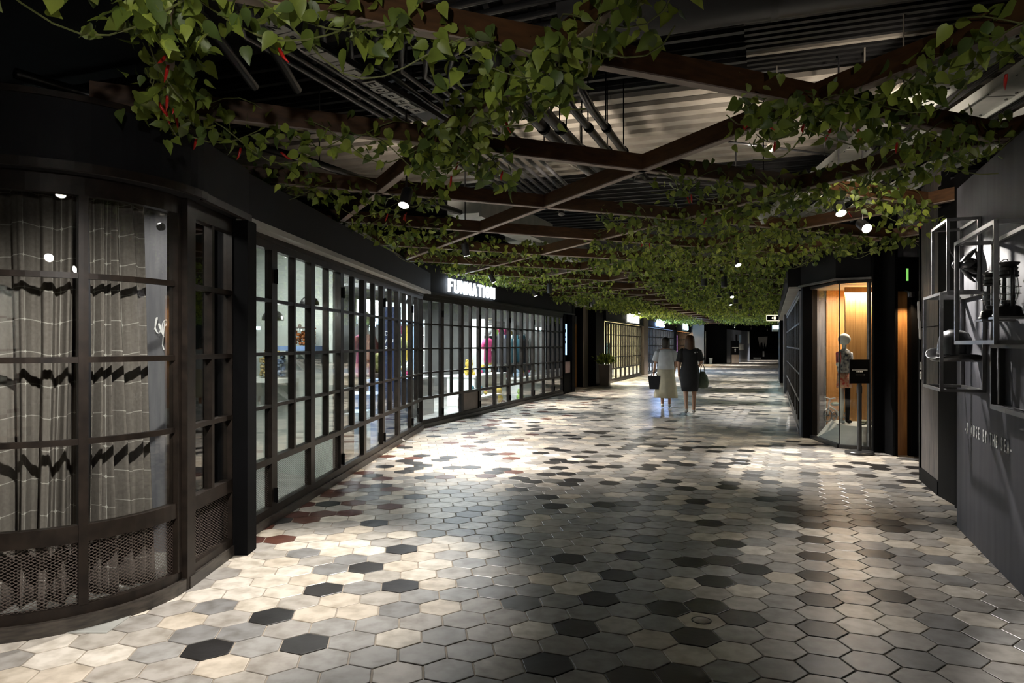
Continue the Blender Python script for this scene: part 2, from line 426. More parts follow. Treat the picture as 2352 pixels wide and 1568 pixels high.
CREAM = [(-6, 4), (-6, 6), (-6, 7), (-6, 9), (-5, 1), (-5, 6), (-5, 8), (-4, 8), (-3, 4), (-3, 5), (-2, 4), (-1, 2), (-1, 8), (-1, 9), (0, 4), (0, 8), (2, 2), (3, 5), (3, 6), (4, 1), (4, 6), (5, 0), (6, 0), (6, 2), (6, 5), (8, 4), (9, 1), (10, 1), (10, 2), (10, 8), (10, 10), (11, 5), (12, 1), (12, 5), (12, 6), (13, 3), (13, 9), (14, 5), (14, 9), (14, 10), (15, 7), (15, 13), (16, 13)]
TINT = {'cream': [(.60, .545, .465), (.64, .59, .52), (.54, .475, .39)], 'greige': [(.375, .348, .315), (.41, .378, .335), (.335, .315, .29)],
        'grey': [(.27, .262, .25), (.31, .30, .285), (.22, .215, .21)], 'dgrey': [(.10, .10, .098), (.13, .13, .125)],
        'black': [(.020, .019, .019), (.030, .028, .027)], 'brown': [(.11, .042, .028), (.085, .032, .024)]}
forced = {}
for k, lst in (('black', DARK), ('dgrey', DGREY), ('brown', BROWN), ('cream', CREAM)):
    for c in lst: forced[c] = k
ct, st = math.cos(TTH), math.sin(TTH)
cells = []
for r in range(-6, 345):
    for i in range(-20, 190):
        u = (i + .5 + (.5 if r % 2 else 0)) * 1.7320508 * TS; v = (1.5 * r + .5) * TS
        x = TO[0] + u * ct - v * st; y = TO[1] + u * st + v * ct
        if y < 2.4 or y > 67: continue
        lx, rx = left_x(y) - .25, right_x(y) + .45
        if y < 4.3: lx = -3.3
        if y > 45: lx, rx = lx - .2, rx + 1
        if x < lx or x > rx: continue
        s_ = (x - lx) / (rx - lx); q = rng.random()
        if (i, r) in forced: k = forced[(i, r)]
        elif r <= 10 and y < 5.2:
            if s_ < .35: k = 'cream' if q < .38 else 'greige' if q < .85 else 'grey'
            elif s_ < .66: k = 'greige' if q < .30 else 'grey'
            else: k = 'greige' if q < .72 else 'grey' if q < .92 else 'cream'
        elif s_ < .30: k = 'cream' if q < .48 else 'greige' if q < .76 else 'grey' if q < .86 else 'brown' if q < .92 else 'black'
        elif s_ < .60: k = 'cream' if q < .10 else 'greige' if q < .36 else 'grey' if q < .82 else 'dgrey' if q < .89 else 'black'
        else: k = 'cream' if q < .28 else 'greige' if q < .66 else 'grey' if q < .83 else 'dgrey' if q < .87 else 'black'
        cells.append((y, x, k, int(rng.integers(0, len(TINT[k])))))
cells.sort()
def hex_geo(full=True):
    ro, ri = TS - .0045, TS - .0078
    ang = [TTH + PI / 6 + k * PI / 3 for k in range(6)]
    vs = [(ri * math.cos(a), ri * math.sin(a), 0) for a in ang] + [(ro * math.cos(a), ro * math.sin(a), -.0014) for a in ang]
    fs = [tuple(range(6))] + [(6 + k, 6 + (k + 1) % 6, (k + 1) % 6, k) for k in range(6)]
    if full:
        vs += [(ro * math.cos(a), ro * math.sin(a), -.008) for a in ang]
        fs += [(12 + k, 12 + (k + 1) % 6, 6 + (k + 1) % 6, 6 + k) for k in range(6)]
    return vs, fs
def set_tint(me, cols):
    a = me.attributes.new('tint', 'FLOAT_COLOR', 'POINT')
    a.data.foreach_set('color', np.asarray(cols, dtype=np.float32).ravel())
b = MB(); b.box(-7, 30, -12, 70, -.06, -.0055)
floor = struct(b.build('floor', M['grout']), 'pale grout bed under the hexagonal cement tiles')
tile_mesh = {}
hv, hf = hex_geo()
for k, ts in TINT.items():
    for j, t in enumerate(ts):
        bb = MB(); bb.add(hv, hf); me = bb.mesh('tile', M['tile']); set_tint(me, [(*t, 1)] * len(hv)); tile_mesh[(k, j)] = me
near = []; rest = []
for c in cells:
    y, x = c[0], c[1]
    inview = y > 2.9 and abs(x / y) < .76 and (x > -2.45 if y > 3.6 else True)
    if inview and y < 4.25 and (x - BC.x) ** 2 + (y - BC.y) ** 2 < .6 and x < BC.x + .79: inview = False
    (near if inview and len(near) < 300 else rest).append(c)
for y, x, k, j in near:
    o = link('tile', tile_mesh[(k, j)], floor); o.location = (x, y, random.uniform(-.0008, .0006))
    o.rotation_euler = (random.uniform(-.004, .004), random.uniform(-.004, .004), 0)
hv2, hf2 = hex_geo(False)
hv2 = np.array(hv2); nv = len(hv2); N = len(rest)
off = np.array([(x, y, 0) for y, x, k, j in rest])
V = np.repeat(off, nv, 0) + np.tile(hv2, (N, 1)); V[:, 2] += np.repeat(rng.uniform(-.0006, .0006, N), nv)
tl = np.repeat(rng.uniform(-.003, .003, (N, 2)), nv, 0); hh = np.tile(hv2, (N, 1)); V[:, 2] += hh[:, 0] * tl[:, 0] + hh[:, 1] * tl[:, 1]
me = bpy.data.meshes.new('tile_field')
me.from_pydata(V.tolist(), [], [tuple(i + n * nv for i in f) for n in range(N) for f in hf2])
me.materials.append(M['tile'])
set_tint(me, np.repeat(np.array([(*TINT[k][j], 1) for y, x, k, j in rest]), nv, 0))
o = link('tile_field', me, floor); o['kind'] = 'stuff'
# round floor box set in one tile
u = (6 + .5) * 1.7320508 * TS; v = (1.5 * 2 + .5) * TS
dx, dy = TO[0] + u * ct - v * st, TO[1] + u * st + v * ct
fb = thing('floor_socket_cover', 'round floor socket cover with a dark ring set in a cream tile', 'cover', (dx, dy, 0))
b = MB(); b.lathe([(.052, -.004), (.052, .0015), (.047, .002), (.0465, -.001), (.0462, -.004)], 32); b.build('ring', M['satinblack'], fb, angle=.6)
b = MB(); b.lathe([(.045, -.004), (.045, .0012), (.044, .0018), (.001, .0018)], 32); b.build('lid', M['grout'], fb, angle=.6)

# ------------------------------------------------------------------ ceiling, back walls
b = MB(); b.box(-9, 32, -12, 72, 4.25, 4.4)
ceiling = struct(b.build('ceiling', M['void']), 'black painted ceiling high above the trellis')
b = MB(); b.box(-9, 32, -12.1, -12, 0, 4.25); struct(b.build('wall_back', M['void']))
b = MB(); b.box(-9.1, -9, -12, 72, 0, 4.25); struct(b.build('wall_left', M['void']))
b = MB(); b.box(32, 32.1, -12, 72, 0, 4.25); struct(b.build('wall_right', M['void']))
b = MB(); b.box(-9, 32, 71.9, 72, 0, 4.25); struct(b.build('wall_end', M['void']))

# ------------------------------------------------------------------ folding door leaves
ZB = [.51, .95, 1.37, 1.80, 2.21]       # glazing bar heights
def leaf_parts(w, kick, hinge_left, simple=False):
    """one folding glazed leaf, x along the front, -y towards the arcade"""
    root = link('folding_door_leaf', None)
    fr = MB()
    fr.box(0, .055, -.03, .03, .07, 2.27); fr.box(w - .055, w, -.03, .03, .07, 2.27)
    fr.box(.055, w - .055, -.03, .03, 2.21, 2.27); fr.box(.055, w - .055, -.03, .03, .485, .535); fr.box(.055, w - .055, -.03, .03, .07, .135)
    frm = fr.build('frame', M['steel'], root)
    mu = MB(); mu.box(w / 2 - .02, w / 2 + .02, -.028, .028, .535, 2.21); mu.build('mullion', M['steel'], root)
    for z in ZB[1:4]:
        g = MB(); g.box(.055, w / 2 - .02, -.026, .026, z - .014, z + .014); g.box(w / 2 + .02, w - .055, -.026, .026, z - .014, z + .014)
        g.build('glazing_bar', M['steel'], root)
    cols = ((.055, w / 2 - .02), (w / 2 + .02, w - .055))
    for x0, x1 in cols:
        if simple:
            p = MB(); p.box(x0, x1, .004, .008, .535, 2.21); p.build('pane', M['glass'], root)
        else:
            for k in range(4):
                p = MB(); p.box(x0, x1, .004, .008, ZB[k] + (.025 if k == 0 else .014), ZB[k + 1] - (0 if k == 3 else .014)); p.build('pane', M['glass'], root)
    if kick == 'mesh':
        me = bpy.data.meshes.new('mesh_panel')
        me.from_pydata([(.055, 0, .135), (w - .055, 0, .135), (w - .055, 0, .485), (.055, 0, .485)], [], [(0, 1, 2, 3)])
        uv = me.uv_layers.new(name='UVMap')
        for i, q in enumerate([(0, 0), (w - .11, 0), (w - .11, .35), (0, .35)]): uv.data[i].uv = q
        me.materials.append(M['sheet']); link('mesh_panel', me, root)
    else:
        p = MB(); p.box(.055, w - .055, -.004, .004, .135, .485); p.build('kick_panel', M['glass'] if kick == 'glass' else M['cardb'], root)
    if hinge_left and not simple:
        for z in (.22, 2.0):
            h = MB(); h.box(-.02, .02, -.045, -.03, z - .055, z + .055); h.tube([(0, -.048, z - .06), (0, -.048, z + .06)], .009, 8)
            h.build('hinge', M['black'], frm)
    return root
def run_leaves(origin, ang, n, w, first_label, kicks, group, simple=False):
    protos = {}
    for i in range(n):
        key = (kicks[i], i % 2 == 1)
        if key not in protos: root = protos[key] = leaf_parts(w, kicks[i], i % 2 == 1, simple)
        else: root = copy_tree(protos[key])
        p = origin + Vector((math.cos(ang), math.sin(ang), 0)) * (w * i)
        root.location = p; root.rotation_euler = (0, 0, ang)
        tag(root, first_label(i), 'door', group)
LW1 = 7.32 / 8
run_leaves(L1(0), ANG1, 8, LW1,
           lambda i: f'{ORD[i]} folding glazed door leaf past the black pillar' + (' with mesh kick panel' if i < 3 else ' with glass kick panel'),
           ['mesh'] * 3 + ['glass'] * 5, 'folding doors beyond the curtained bay')
run_leaves(L2(0), ANG2, 10, .898,
           lambda i: f'{ORD[i]} glazed leaf of the row under the lit sign' + (', brown kick panel' if i == 2 else ''),
           ['glass'] * 2 + ['solid'] + ['glass'] * 7, 'folding doors under the lit white sign')
run_leaves(L2(14.8), ANG2, 8, .93, lambda i: f'{ORD[i]} narrow leaf of the warm yellow shopfront beyond the planter', ['glass'] * 8,
           'folding doors of the warm yellow shop', True)
run_leaves(L2(23.9), ANG2, 11, .93, lambda i: f'{ORD[i]} leaf of the distant blue-lit shopfront', ['glass'] * 11,
           'folding doors of the blue-lit shop', True)
run_leaves(L2(35.2), ANG2, 11, .93, lambda i: f'{ORD[i]} leaf of the farthest amber-lit shopfront', ['glass'] * 11,
           'folding doors of the amber shop', True)
run_leaves(RR(10.9), ANG2 + PI, 11, .93, lambda i: f'{ORD[i]} leaf of the grey shopfront past the display case, counted from far end', ['glass'] * 11,
           'folding doors beyond the display case', True)

RB0 = Vector((1.6, -6.6, 0)); RB1 = Vector((-3.9, -2.6, 0)); RBA = math.atan2(RB1.y - RB0.y, RB1.x - RB0.x)
run_leaves(RB0, RBA, 7, .98, lambda i: f'{ORD[i]} leaf of the shopfront behind the camera, mirrored in the bay glass', ['glass'] * 7, 'folding doors behind the camera', True)
def strip(name, p0, p1, off0, off1, z0, z1, m, left=True, st_=True):
    """box running p0->p1, from offset off0 to off1 along the left normal"""
    p0, p1 = Vector(p0), Vector(p1); d = (p1 - p0).normalized(); n = Vector((-d.y, d.x, 0))
    b = MB(); b.prism([tuple((q + n * o)[:2]) for q, o in ((p0, off0), (p1, off0), (p1, off1), (p0, off1))], z0, z1)
    o = b.build(name, m)
    return struct(o) if st_ else o
# kerbs, head frames, soffits and fascias of the left side
k = strip('trim_1', L1(.2), L1(7.32), -.045, .06, 0, .07, M['kerb'])
k = strip('trim_2', L2(-.02), L2(8.98), -.045, .06, 0, .07, M['kerb'])
k = strip('trim_3', L2(14.7), L2(22.3), -.045, .06, 0, .07, M['kerb'])
k = strip('trim_4', L2(23.8), L2(34.2), -.045, .06, 0, .07, M['kerb'])
k = strip('trim_5', L2(35.1), L2(45.5), -.045, .06, 0, .07, M['kerb'])
k = strip('trim_6', L1(.2), L1(7.35), -.04, .05, 2.27, 2.31, M['steel'])
k = strip('trim_7', L2(-.02), L2(8.98), -.04, .05, 2.27, 2.33, M['steel'])
k = strip('trim_8', L1(-.02), L1(7.3), -.17, -.135, 2.30, 2.345, M['greywall'])
f1 = strip('fascia_board', L1(.0), L1(7.34), -.155, -.10, 2.325, 2.66, M['fascia'], st_=False); tag(f1, 'long navy-black fascia above the folding doors past the pillar', 'fascia')
f1s = strip('trim_9', L1(.0), L1(7.34), -.14, .05, 2.31, 2.325, M['greywall'])
f2 = strip('fascia_board', L2(-.1), L2(10.2), -.05, .04, 2.33, 2.86, M['fascia'], st_=False); tag(f2, 'black fascia board carrying the lit white sign', 'fascia')
strip('trim_10', L2(-.1), L2(10.2), -.075, -.05, 2.33, 2.365, M['steel'])
f3 = strip('fascia_board', L2(14.5), L2(22.6), -.08, .04, 2.30, 2.8, M['fascia'], st_=False); tag(f3, 'dark fascia of the warm yellow shop beyond the planter', 'fascia')
f4 = strip('fascia_board', L2(23.7), L2(34.4), -.08, .04, 2.30, 2.9, M['fascia'], st_=False); tag(f4, 'dark fascia of the distant blue-lit shop', 'fascia')
f5 = strip('fascia_board', L2(35.0), L2(45.6), -.08, .04, 2.30, 2.9, M['fascia'], st_=False); tag(f5, 'dark fascia of the farthest amber-lit shop', 'fascia')
strip('trim_11', L2(14.5), L2(22.6), -.11, -.08, 2.28, 2.33, M['steel'])
strip('trim_12', L2(23.7), L2(34.4), -.11, -.08, 2.28, 2.33, M['steel'])
strip('trim_13', L2(35.0), L2(45.6), -.11, -.08, 2.28, 2.33, M['steel'])

# shop behind the camera, seen mirrored in the bay glass
strip('wall_rear_shop', RB0, RB1, 2.0, 2.06, 0, 2.7, M['shopwall']); strip('ceiling_rear_shop', RB0, RB1, 0, 2.06, 2.7, 2.76, M['white'])
o = strip('fascia_board', RB0, RB1, -.1, .05, 2.27, 2.8, M['fascia'], st_=False); tag(o, 'dark fascia of the shop behind the camera', 'fascia')
o = strip('wall_cloth', RB0 + (RB1 - RB0) * .25, RB0 + (RB1 - RB0) * .42, .3, .34, .1, 2.2, mat('red_banner_cloth', (.45, .02, .02), rough=.7), st_=False); tag(o, 'tall red banner cloth in the shop behind the camera', 'banner')
strip('trim_30', RB0, RB1, -.04, .05, 0, .07, M['kerb'])
# ------------------------------------------------------------------ curtained bay window
R = .79
bayw = thing('bay_window', 'curved steel bay window with check curtains behind the glass', 'window')
def arc(b, p0, p1, r0, r1, z0, z1, n=22):
    for i in range(n):
        a0, a1 = p0 + (p1 - p0) * i / n, p0 + (p1 - p0) * (i + 1) / n
        b.prism([tuple(bay(a, r)[:2]) for a, r in ((a0, r0), (a0, r1), (a1, r1), (a1, r0))], z0, z1)
    return b
d2r = math.radians
b = MB(); arc(b, d2r(-12), d2r(90), R - .05, R + .0, .07, .12); b.build('bottom_rail', M['steel'], bayw)
b = MB(); arc(b, d2r(-12), d2r(90), R - .05, R, .44, .525); b.build('mid_rail', M['steel'], bayw)
b = MB(); arc(b, d2r(-12), d2r(90), R - .05, R, 2.21, 2.31); b.build('head_rail', M['steel'], bayw)
for z in ZB[1:4]:
    b = MB(); arc(b, d2r(-12), d2r(90), R - .04, R - .01, z - .015, z + .015); b.build('glazing_bar', M['steel'], bayw)
PH = [d2r(-12), d2r(43.2), d2r(86)]
for p in PH:
    b = MB(); arc(b, p - .028, p + .028, R - .06, R + .005, .12, 2.21, 2); b.build('mullion', M['steel'], bayw)
for j in range(2):
    for k in range(4):
        b = MB(); arc(b, PH[j] + .028, PH[j + 1] - .028, R - .027, R - .022, ZB[k] + .015, ZB[k + 1] - (0 if k == 3 else .015), 14)
        b.build('pane', M['glass'], bayw, angle=.5)
    n = 14; vs = []; fs = []; uvs = []
    for i in range(n + 1):
        a = PH[j] + .028 + (PH[j + 1] - PH[j] - .056) * i / n
        for z in (.12, .44): vs.append((*bay(a, R - .025)[:2], z)); uvs.append((a * R, z))
    fs = [(2 * i, 2 * i + 2, 2 * i + 3, 2 * i + 1) for i in range(n)]
    me = bpy.data.meshes.new('mesh_panel'); me.from_pydata(vs, [], fs); lay = me.uv_layers.new(name='UVMap')
    for lp in me.loops: lay.data[lp.index].uv = uvs[lp.vertex_index]
    me.materials.append(M['sheet']); link('mesh_panel', me, bayw)
b = MB(); arc(b, d2r(-12), d2r(92), R - .06, R + .03, 0, .07); struct(b.build('trim_14', M['kerb']))
b = MB(); arc(b, d2r(-12), d2r(90), R - .02, R + .12, 2.31, 2.66); o = b.build('fascia_board', M['fascia']); tag(o, 'curved black fascia over the curtained bay window', 'fascia')
b = MB(); arc(b, d2r(-12), d2r(90), R + .12, R + .145, 2.30, 2.345); arc(b, d2r(-12), d2r(90), R + .1, R + .14, 2.65, 2.68); struct(b.build('trim_15', M['steel']))
# straight continuation of the bay to the left, out of the picture
b = MB(); b.box(-6, BC.x - .16, 3.43, 3.6, 0, 2.66); struct(b.build('wall_bay', M['black']))
# the side light between bay and pillar
sl = thing('side_window', 'narrow steel side window between the bay and the black pillar', 'window', (-1.955, 4.25, 0), math.atan2(.73, .01))
w = .70
b = MB(); b.box(-.02, .085, -.045, .03, .0, 2.31); b.box(w - .03, w, -.03, .03, .07, 2.31); b.box(.05, w, -.03, .03, 2.21, 2.31); b.box(.05, w, -.03, .03, .44, .525); b.box(.05, w, -.03, .03, .07, .12)
b.build('frame', M['steel'], sl)
b = MB(); b.box(.36, .395, -.026, .026, .525, 2.21); b.build('mullion', M['steel'], sl)
for z in ZB[1:4]:
    b = MB(); b.box(.085, w - .03, -.028, .026, z - .015, z + .015); b.build('glazing_bar', M['steel'], sl)
for x0, x1 in ((.085, .36), (.395, w - .03)):
    for k in range(4):
        b = MB(); b.box(x0, x1, .004, .008, ZB[k] + .015, ZB[k + 1] - (0 if k == 3 else .015)); b.build('pane', M['glass'], sl)
me = bpy.data.meshes.new('mesh_panel'); me.from_pydata([(.085, 0, .12), (w - .03, 0, .12), (w - .03, 0, .44), (.085, 0, .44)], [], [(0, 1, 2, 3)])
lay = me.uv_layers.new(name='UVMap')
for i, q in enumerate([(0, 0), (.585, 0), (.585, .32), (0, .32)]): lay.data[i].uv = q
me.materials.append(M['sheet']); link('mesh_panel', me, sl)
b = MB(); b.box(-1.98, -1.905, 4.26, 4.98, 0, .07); struct(b.build('trim_16', M['kerb']))
b = MB(); b.box(-2.0, -1.83, 4.25, 5.0, 2.31, 2.66); o = b.build('fascia_board', M['fascia']); tag(o, 'short straight fascia between curved bay and pillar', 'fascia')
b = MB(); b.box(-1.845, -1.81, 4.25, 5.0, 2.30, 2.345); struct(b.build('trim_17', M['steel']))
b = MB(); b.box(-2.2, -1.815, 4.93, 5.10, 0, 2.305); b.box(-2.2, -2.02, 4.93, 5.3, 0, 2.305); o = b.build('pillar', M['black']); tag(o, 'black steel pillar beside the curtained bay', 'pillar')

# curtains
def curtain(name, label, f0, f1, fold, amp, r0, lean, seed, ztop=2.34, zbot=.10):
    rr = random.Random(seed); n = 90; mz = 26; vs = []; uvs = []; ph = rr.random() * 6
    base = []
    for i in range(n + 1):
        t = i / n; a = f0 + (f1 - f0) * t
        base.append((t, a, amp * math.sin(fold * 2 * PI * t + ph + .9 * math.sin(5 * t + seed)) + amp * .35 * math.sin(fold * 5.3 * PI * t + seed)))
    arcl = [0]
    for i in range(1, n + 1):
        p, q = bay(base[i - 1][1], r0 + base[i - 1][2]), bay(base[i][1], r0 + base[i][2]); arcl.append(arcl[-1] + (q - p).length)
    for j in range(mz + 1):
        s = j / mz; z = ztop + (zbot - ztop) * s
        for i in range(n + 1):
            t, a, df = base[i]
            aa = a + lean * s * t + .03 * math.sin(s * 3 + t * 9)
            amp_s = .55 + .75 * s
            p = bay(aa, r0 + df * amp_s); vs.append((p.x, p.y, z + .012 * math.sin(t * 20 + seed))); uvs.append((arcl[i] * 1.15, z))
    fs = [(j * (n + 1) + i, (j + 1) * (n + 1) + i, (j + 1) * (n + 1) + i + 1, j * (n + 1) + i + 1) for j in range(mz) for i in range(n)]
    me = bpy.data.meshes.new(name); me.from_pydata(vs, [], fs); lay = me.uv_layers.new(name='UVMap')
    for lp in me.loops: lay.data[lp.index].uv = uvs[lp.vertex_index]
    me.polygons.foreach_set('use_smooth', [True] * len(fs)); me.materials.append(M['curtain'])
    o = link(name, me); sm = o.modifiers.new('thickness', 'SOLIDIFY'); sm.thickness = .004
    tag(o, label, 'curtain')
curtain('curtain', 'wide grey check curtain filling the curved pane of the bay', d2r(-30), d2r(47), 8, .05, .60, .0, 1)
curtain('curtain', 'grey check curtain drawn to one side next to the bay mullion', d2r(49), d2r(76), 5, .045, .62, .13, 5)

# bay interior
b = MB(); b.box(-4.5, -2.0, 4.98, 5.04, 0, 2.6); struct(b.build('wall_bay_inner', M['plaster']))
b = MB(); b.box(-6.0, -2.03, 3.6, 5.0, .0, .006); b.build('floor_bay', M['shopfloor'])['kind'] = 'structure'
b = MB(); b.prism([(-6.0, 3.55)] + [tuple(bay(d2r(q), R - .03)[:2]) for q in range(0, 91, 10)] + [(-1.97, 5.1), (-6.0, 5.1)], 2.58, 2.62); struct(b.build('ceiling_bay', M['greywall']))
sg = thing('script_sign', 'small white handwritten script lettering on grey wall inside the bay', 'sign')
pts = []
for i in range(60):
    t = i / 59
    pts.append((-2.47 + .115 * t + .012 * math.sin(t * 31), 4.965, 1.55 + .055 * math.sin(t * 23) * (1.2 - t) + .03 * math.sin(t * 11) + .03 * t))
b = MB(); b.tube(pts, .0045, 6); b.build('stroke', M['text'], sg)
b = MB(); b.tube([(-2.40, 4.965, 1.60), (-2.41, 4.965, 1.50), (-2.415, 4.965, 1.44), (-2.405, 4.965, 1.41)], .0045, 6); b.build('stroke', M['text'], sg)
cm = thing('pane_clip', 'small round metal clip at the top corner of the bay glass', 'clip', (*bay(d2r(79), R - .06)[:2], 2.12))
b = MB(); b.tube([(0, 0, 0), (.02, -.01, 0)], .022, 14); b.tube([(.02, -.01, 0), (.03, -.015, 0)], .012, 12); b.build('knob', M['cagesteel'], cm, angle=.6)

# ------------------------------------------------------------------ jar shop behind the first doors
b = MB(); b.prism([(-2.03, 5.0), (-5.0, 5.0), (-5.0, 10.2), (-1.85, 7.73)], 0, .006); struct(b.build('floor_jar_shop', M['shopfloor']))
b = MB(); b.prism([(-1.95, 5.0), (-5.0, 5.0), (-5.0, 10.2), (-1.75, 7.73)], 2.60, 2.66); struct(b.build('ceiling_jar_shop', M['white']))
strip('wall_jar_shop', (-1.90, 7.70, 0), (-4.9, 9.4, 0), -.03, .03, 0, 2.62, M['shopwall'])
b = MB(); b.box(-5.0, -4.94, 5.0, 10, 0, 2.62); struct(b.build('wall_jar_shop_rear', M['shopwall']))
pw = Vector((-3.0, 1.7, 0)).normalized(); pn = Vector((-.494, -.869, 0))
def on_part(t, off): return Vector((-1.90, 7.70, 0)) + pw * t + pn * off
def wall_shelf(label, t0, t1, z, m):
    r = thing('wall_shelf', label, 'shelf')
    q = [on_part(t0, .03), on_part(t1, .03), on_part(t1, .33), on_part(t0, .33)]
    b = MB(); b.prism([tuple(p[:2]) for p in q], z - .05, z); b.build('board', m, r)
    for t in (t0 + .12, t1 - .12):
        b = MB(); a = on_part(t, .03); c = on_part(t, .30)
        b.bar((*a[:2], z - .26), (*c[:2], z - .06), .035, .05); b.bar((a.x, a.y, z - .28), (a.x, a.y, z - .05), .035, .035); b.build('bracket', M['white'], r)
    return r
wall_shelf('low white wall shelf with brackets holding the blue pebble jars', .5, 1.75, 1.08, M['white'])
wall_shelf('upper pale blue wall shelf holding the amber jar', .06, .52, 1.43, M['paleblue'])
def jar(label, t, off, z, r, h, m, lidm):
    p = on_part(t, off)
    root = thing('glass_jar', label, 'jar', (p.x, p.y, z), 0, 'pebble jars on the wall shelves')
    b = MB(); b.lathe([(r, .0), (r, h * .8), (r * .8, h * .84), (r * .8, h * .86)], 20); b.build('glass', M['jarglass'], root, angle=.6)
    rr = random.Random(int(t * 100)); b = MB()
    zz = .02
    while zz < h * .76:
        for k in range(6):
            a = rr.random() * 6.28; b.sphere((r * .68 * math.cos(a), r * .68 * math.sin(a), zz + rr.random() * .02), r * .27, 6, sz=.8)
        zz += r * .36
    o = b.build('pebbles', m, root, smooth=True); o['kind'] = 'stuff'
    b = MB(); b.lathe([(r * .95, h * .86), (r * 1.0, h * .88), (r * .95, h * .92), (r * .2, h * .93), (r * .2, h * .95)], 20); b.sphere((0, 0, h * .99), r * .22, 10); b.build('lid', lidm, root, angle=.6)
jar('glass jar of dark blue pebbles on the low shelf, nearest the corner post', 1.16, .18, 1.08, .085, .30, M['jarblue'], M['cardb'])
jar('glass jar of gold pebbles on the low shelf', 0.86, .17, 1.08, .08, .30, M['jargold'], M['jargold'])
jar('glass jar of pale blue pebbles at the end of the low shelf', .66, .18, 1.08, .09, .29, M['jarblue'], M['jargold'])
jar('glass jar of amber pebbles on the pale blue upper shelf', .33, .18, 1.43, .085, .22, M['jaramber'], M['cardb'])
jar('slim glass jar of brown pebbles beside the amber one', .17, .17, 1.43, .05, .21, M['jaramber'], M['jaramber'])
def pendant(label, x, y, z, r, power):
    root = thing('pendant_lamp', label, 'lamp', (x, y, z), 0, 'dome pendants in the jar shop')
    b = MB(); b.lathe([(r, 0), (r * .97, r * .3), (r * .82, r * .62), (r * .5, r * .88), (r * .12, r * 1.0), (r * .12, r * 1.25), (r * .10, r * 1.25), (r * .10, r * .96), (r * .48, r * .84), (r * .78, r * .6), (r * .93, r * .28), (r * .96, 0)], 24)
    shd = b.build('shade', M['satinblack'], root, angle=.6)
    b = MB(); b.sphere((0, 0, r * .35), r * .42, 14); b.build('bulb', M['lampsoft'], shd, smooth=True)
    b = MB(); b.tube([(0, 0, r * 1.2), (0, 0, 2.6 - z)], .006, 6); b.build('cord', M['black'], root)
    l = bpy.data.lights.new('pendant_light', 'POINT'); l.energy = power; l.color = (.97, 1, .95); l.shadow_soft_size = .05
    o = link('pendant_light', l, root); o.location = (0, 0, -.03)
pendant('black dome pendant lamp over the low jar shelf', -2.33, 7.0, 1.68, .105, 5)
pendant('black dome pendant lamp over the amber jar, higher one', -2.03, 7.2, 1.84, .095, 4)
dl = thing('recessed_downlight', 'round recessed downlight in the jar shop ceiling', 'downlight', (-2.32, 6.55, 2.595))
b = MB(); b.lathe([(.05, -.004), (.062, -.006), (.065, .0)], 20); b.build('ring', M['white'], dl)
b = MB(); b.lathe([(.048, -.006), (.001, -.006)], 20); b.build('disc', M['lampsoft'], dl)

# ------------------------------------------------------------------ corner toy and clothes shop
cs = [(-1.80, 7.75), (-4.9, 9.5), (-6.4, 10.4), (-6.4, 13.9), (-2.6, 22.4), (1.44, 20.75), (-1.6, 12.3)]
b = MB(); b.prism(cs, 0, .006); struct(b.build('floor_corner_shop', M['shopfloor']))
b = MB(); b.prism(cs, 2.72, 2.78); struct(b.build('ceiling_corner_shop', M['greywall']))
strip('wall_corner_shop', (-6.4, 10.0, 0), (-6.4, 13.9, 0), 0, .05, 0, 2.72, M['shopwall'])
strip('wall_corner_shop_rear', (-6.4, 13.9, 0), (-2.6, 22.4, 0), 0, .05, 0, 2.72, M['greywall'])
strip('wall_corner_shop_side', (-2.6, 22.4, 0), (1.44, 20.85, 0), 0, .05, 0, 2.72, M['greywall'])
def P2(t, off): return L2(t) + N2 * off
def blk(b, t0, t1, o0, o1, z0, z1):
    return b.prism([tuple(P2(t, o)[:2]) for t, o in ((t0, o0), (t1, o0), (t1, o1), (t0, o1))], z0, z1)
# high light box above the centre of the shop
lb = thing('hanging_light_box', 'white hanging light box with pale blue lower band inside the corner shop', 'light box')
b = MB(); blk(b, 2.2, 4.9, 2.4, 2.6, 2.02, 2.40); b.build('box', M['white'], lb)
b = MB(); blk(b, 2.2, 4.9, 2.38, 2.60, 1.88, 2.02); b.build('band', M['skyb'], lb)
# blue banner with white words
bn = thing('blue_banner', 'blue standing banner with white words seen through the near doors', 'banner')
b = MB(); b.box(-2.14, -1.80, 11.60, 11.65, .006, 2.05); b.build('panel', M['blue'], bn)
for j, wd in enumerate(('Do', 'you', 'pr')):
    text('lettering', wd, .10, M['text'], bn, (-2.06, 11.595, 1.62 - .11 * j), (PI / 2, 0, 0), .002, .002, 'LEFT')
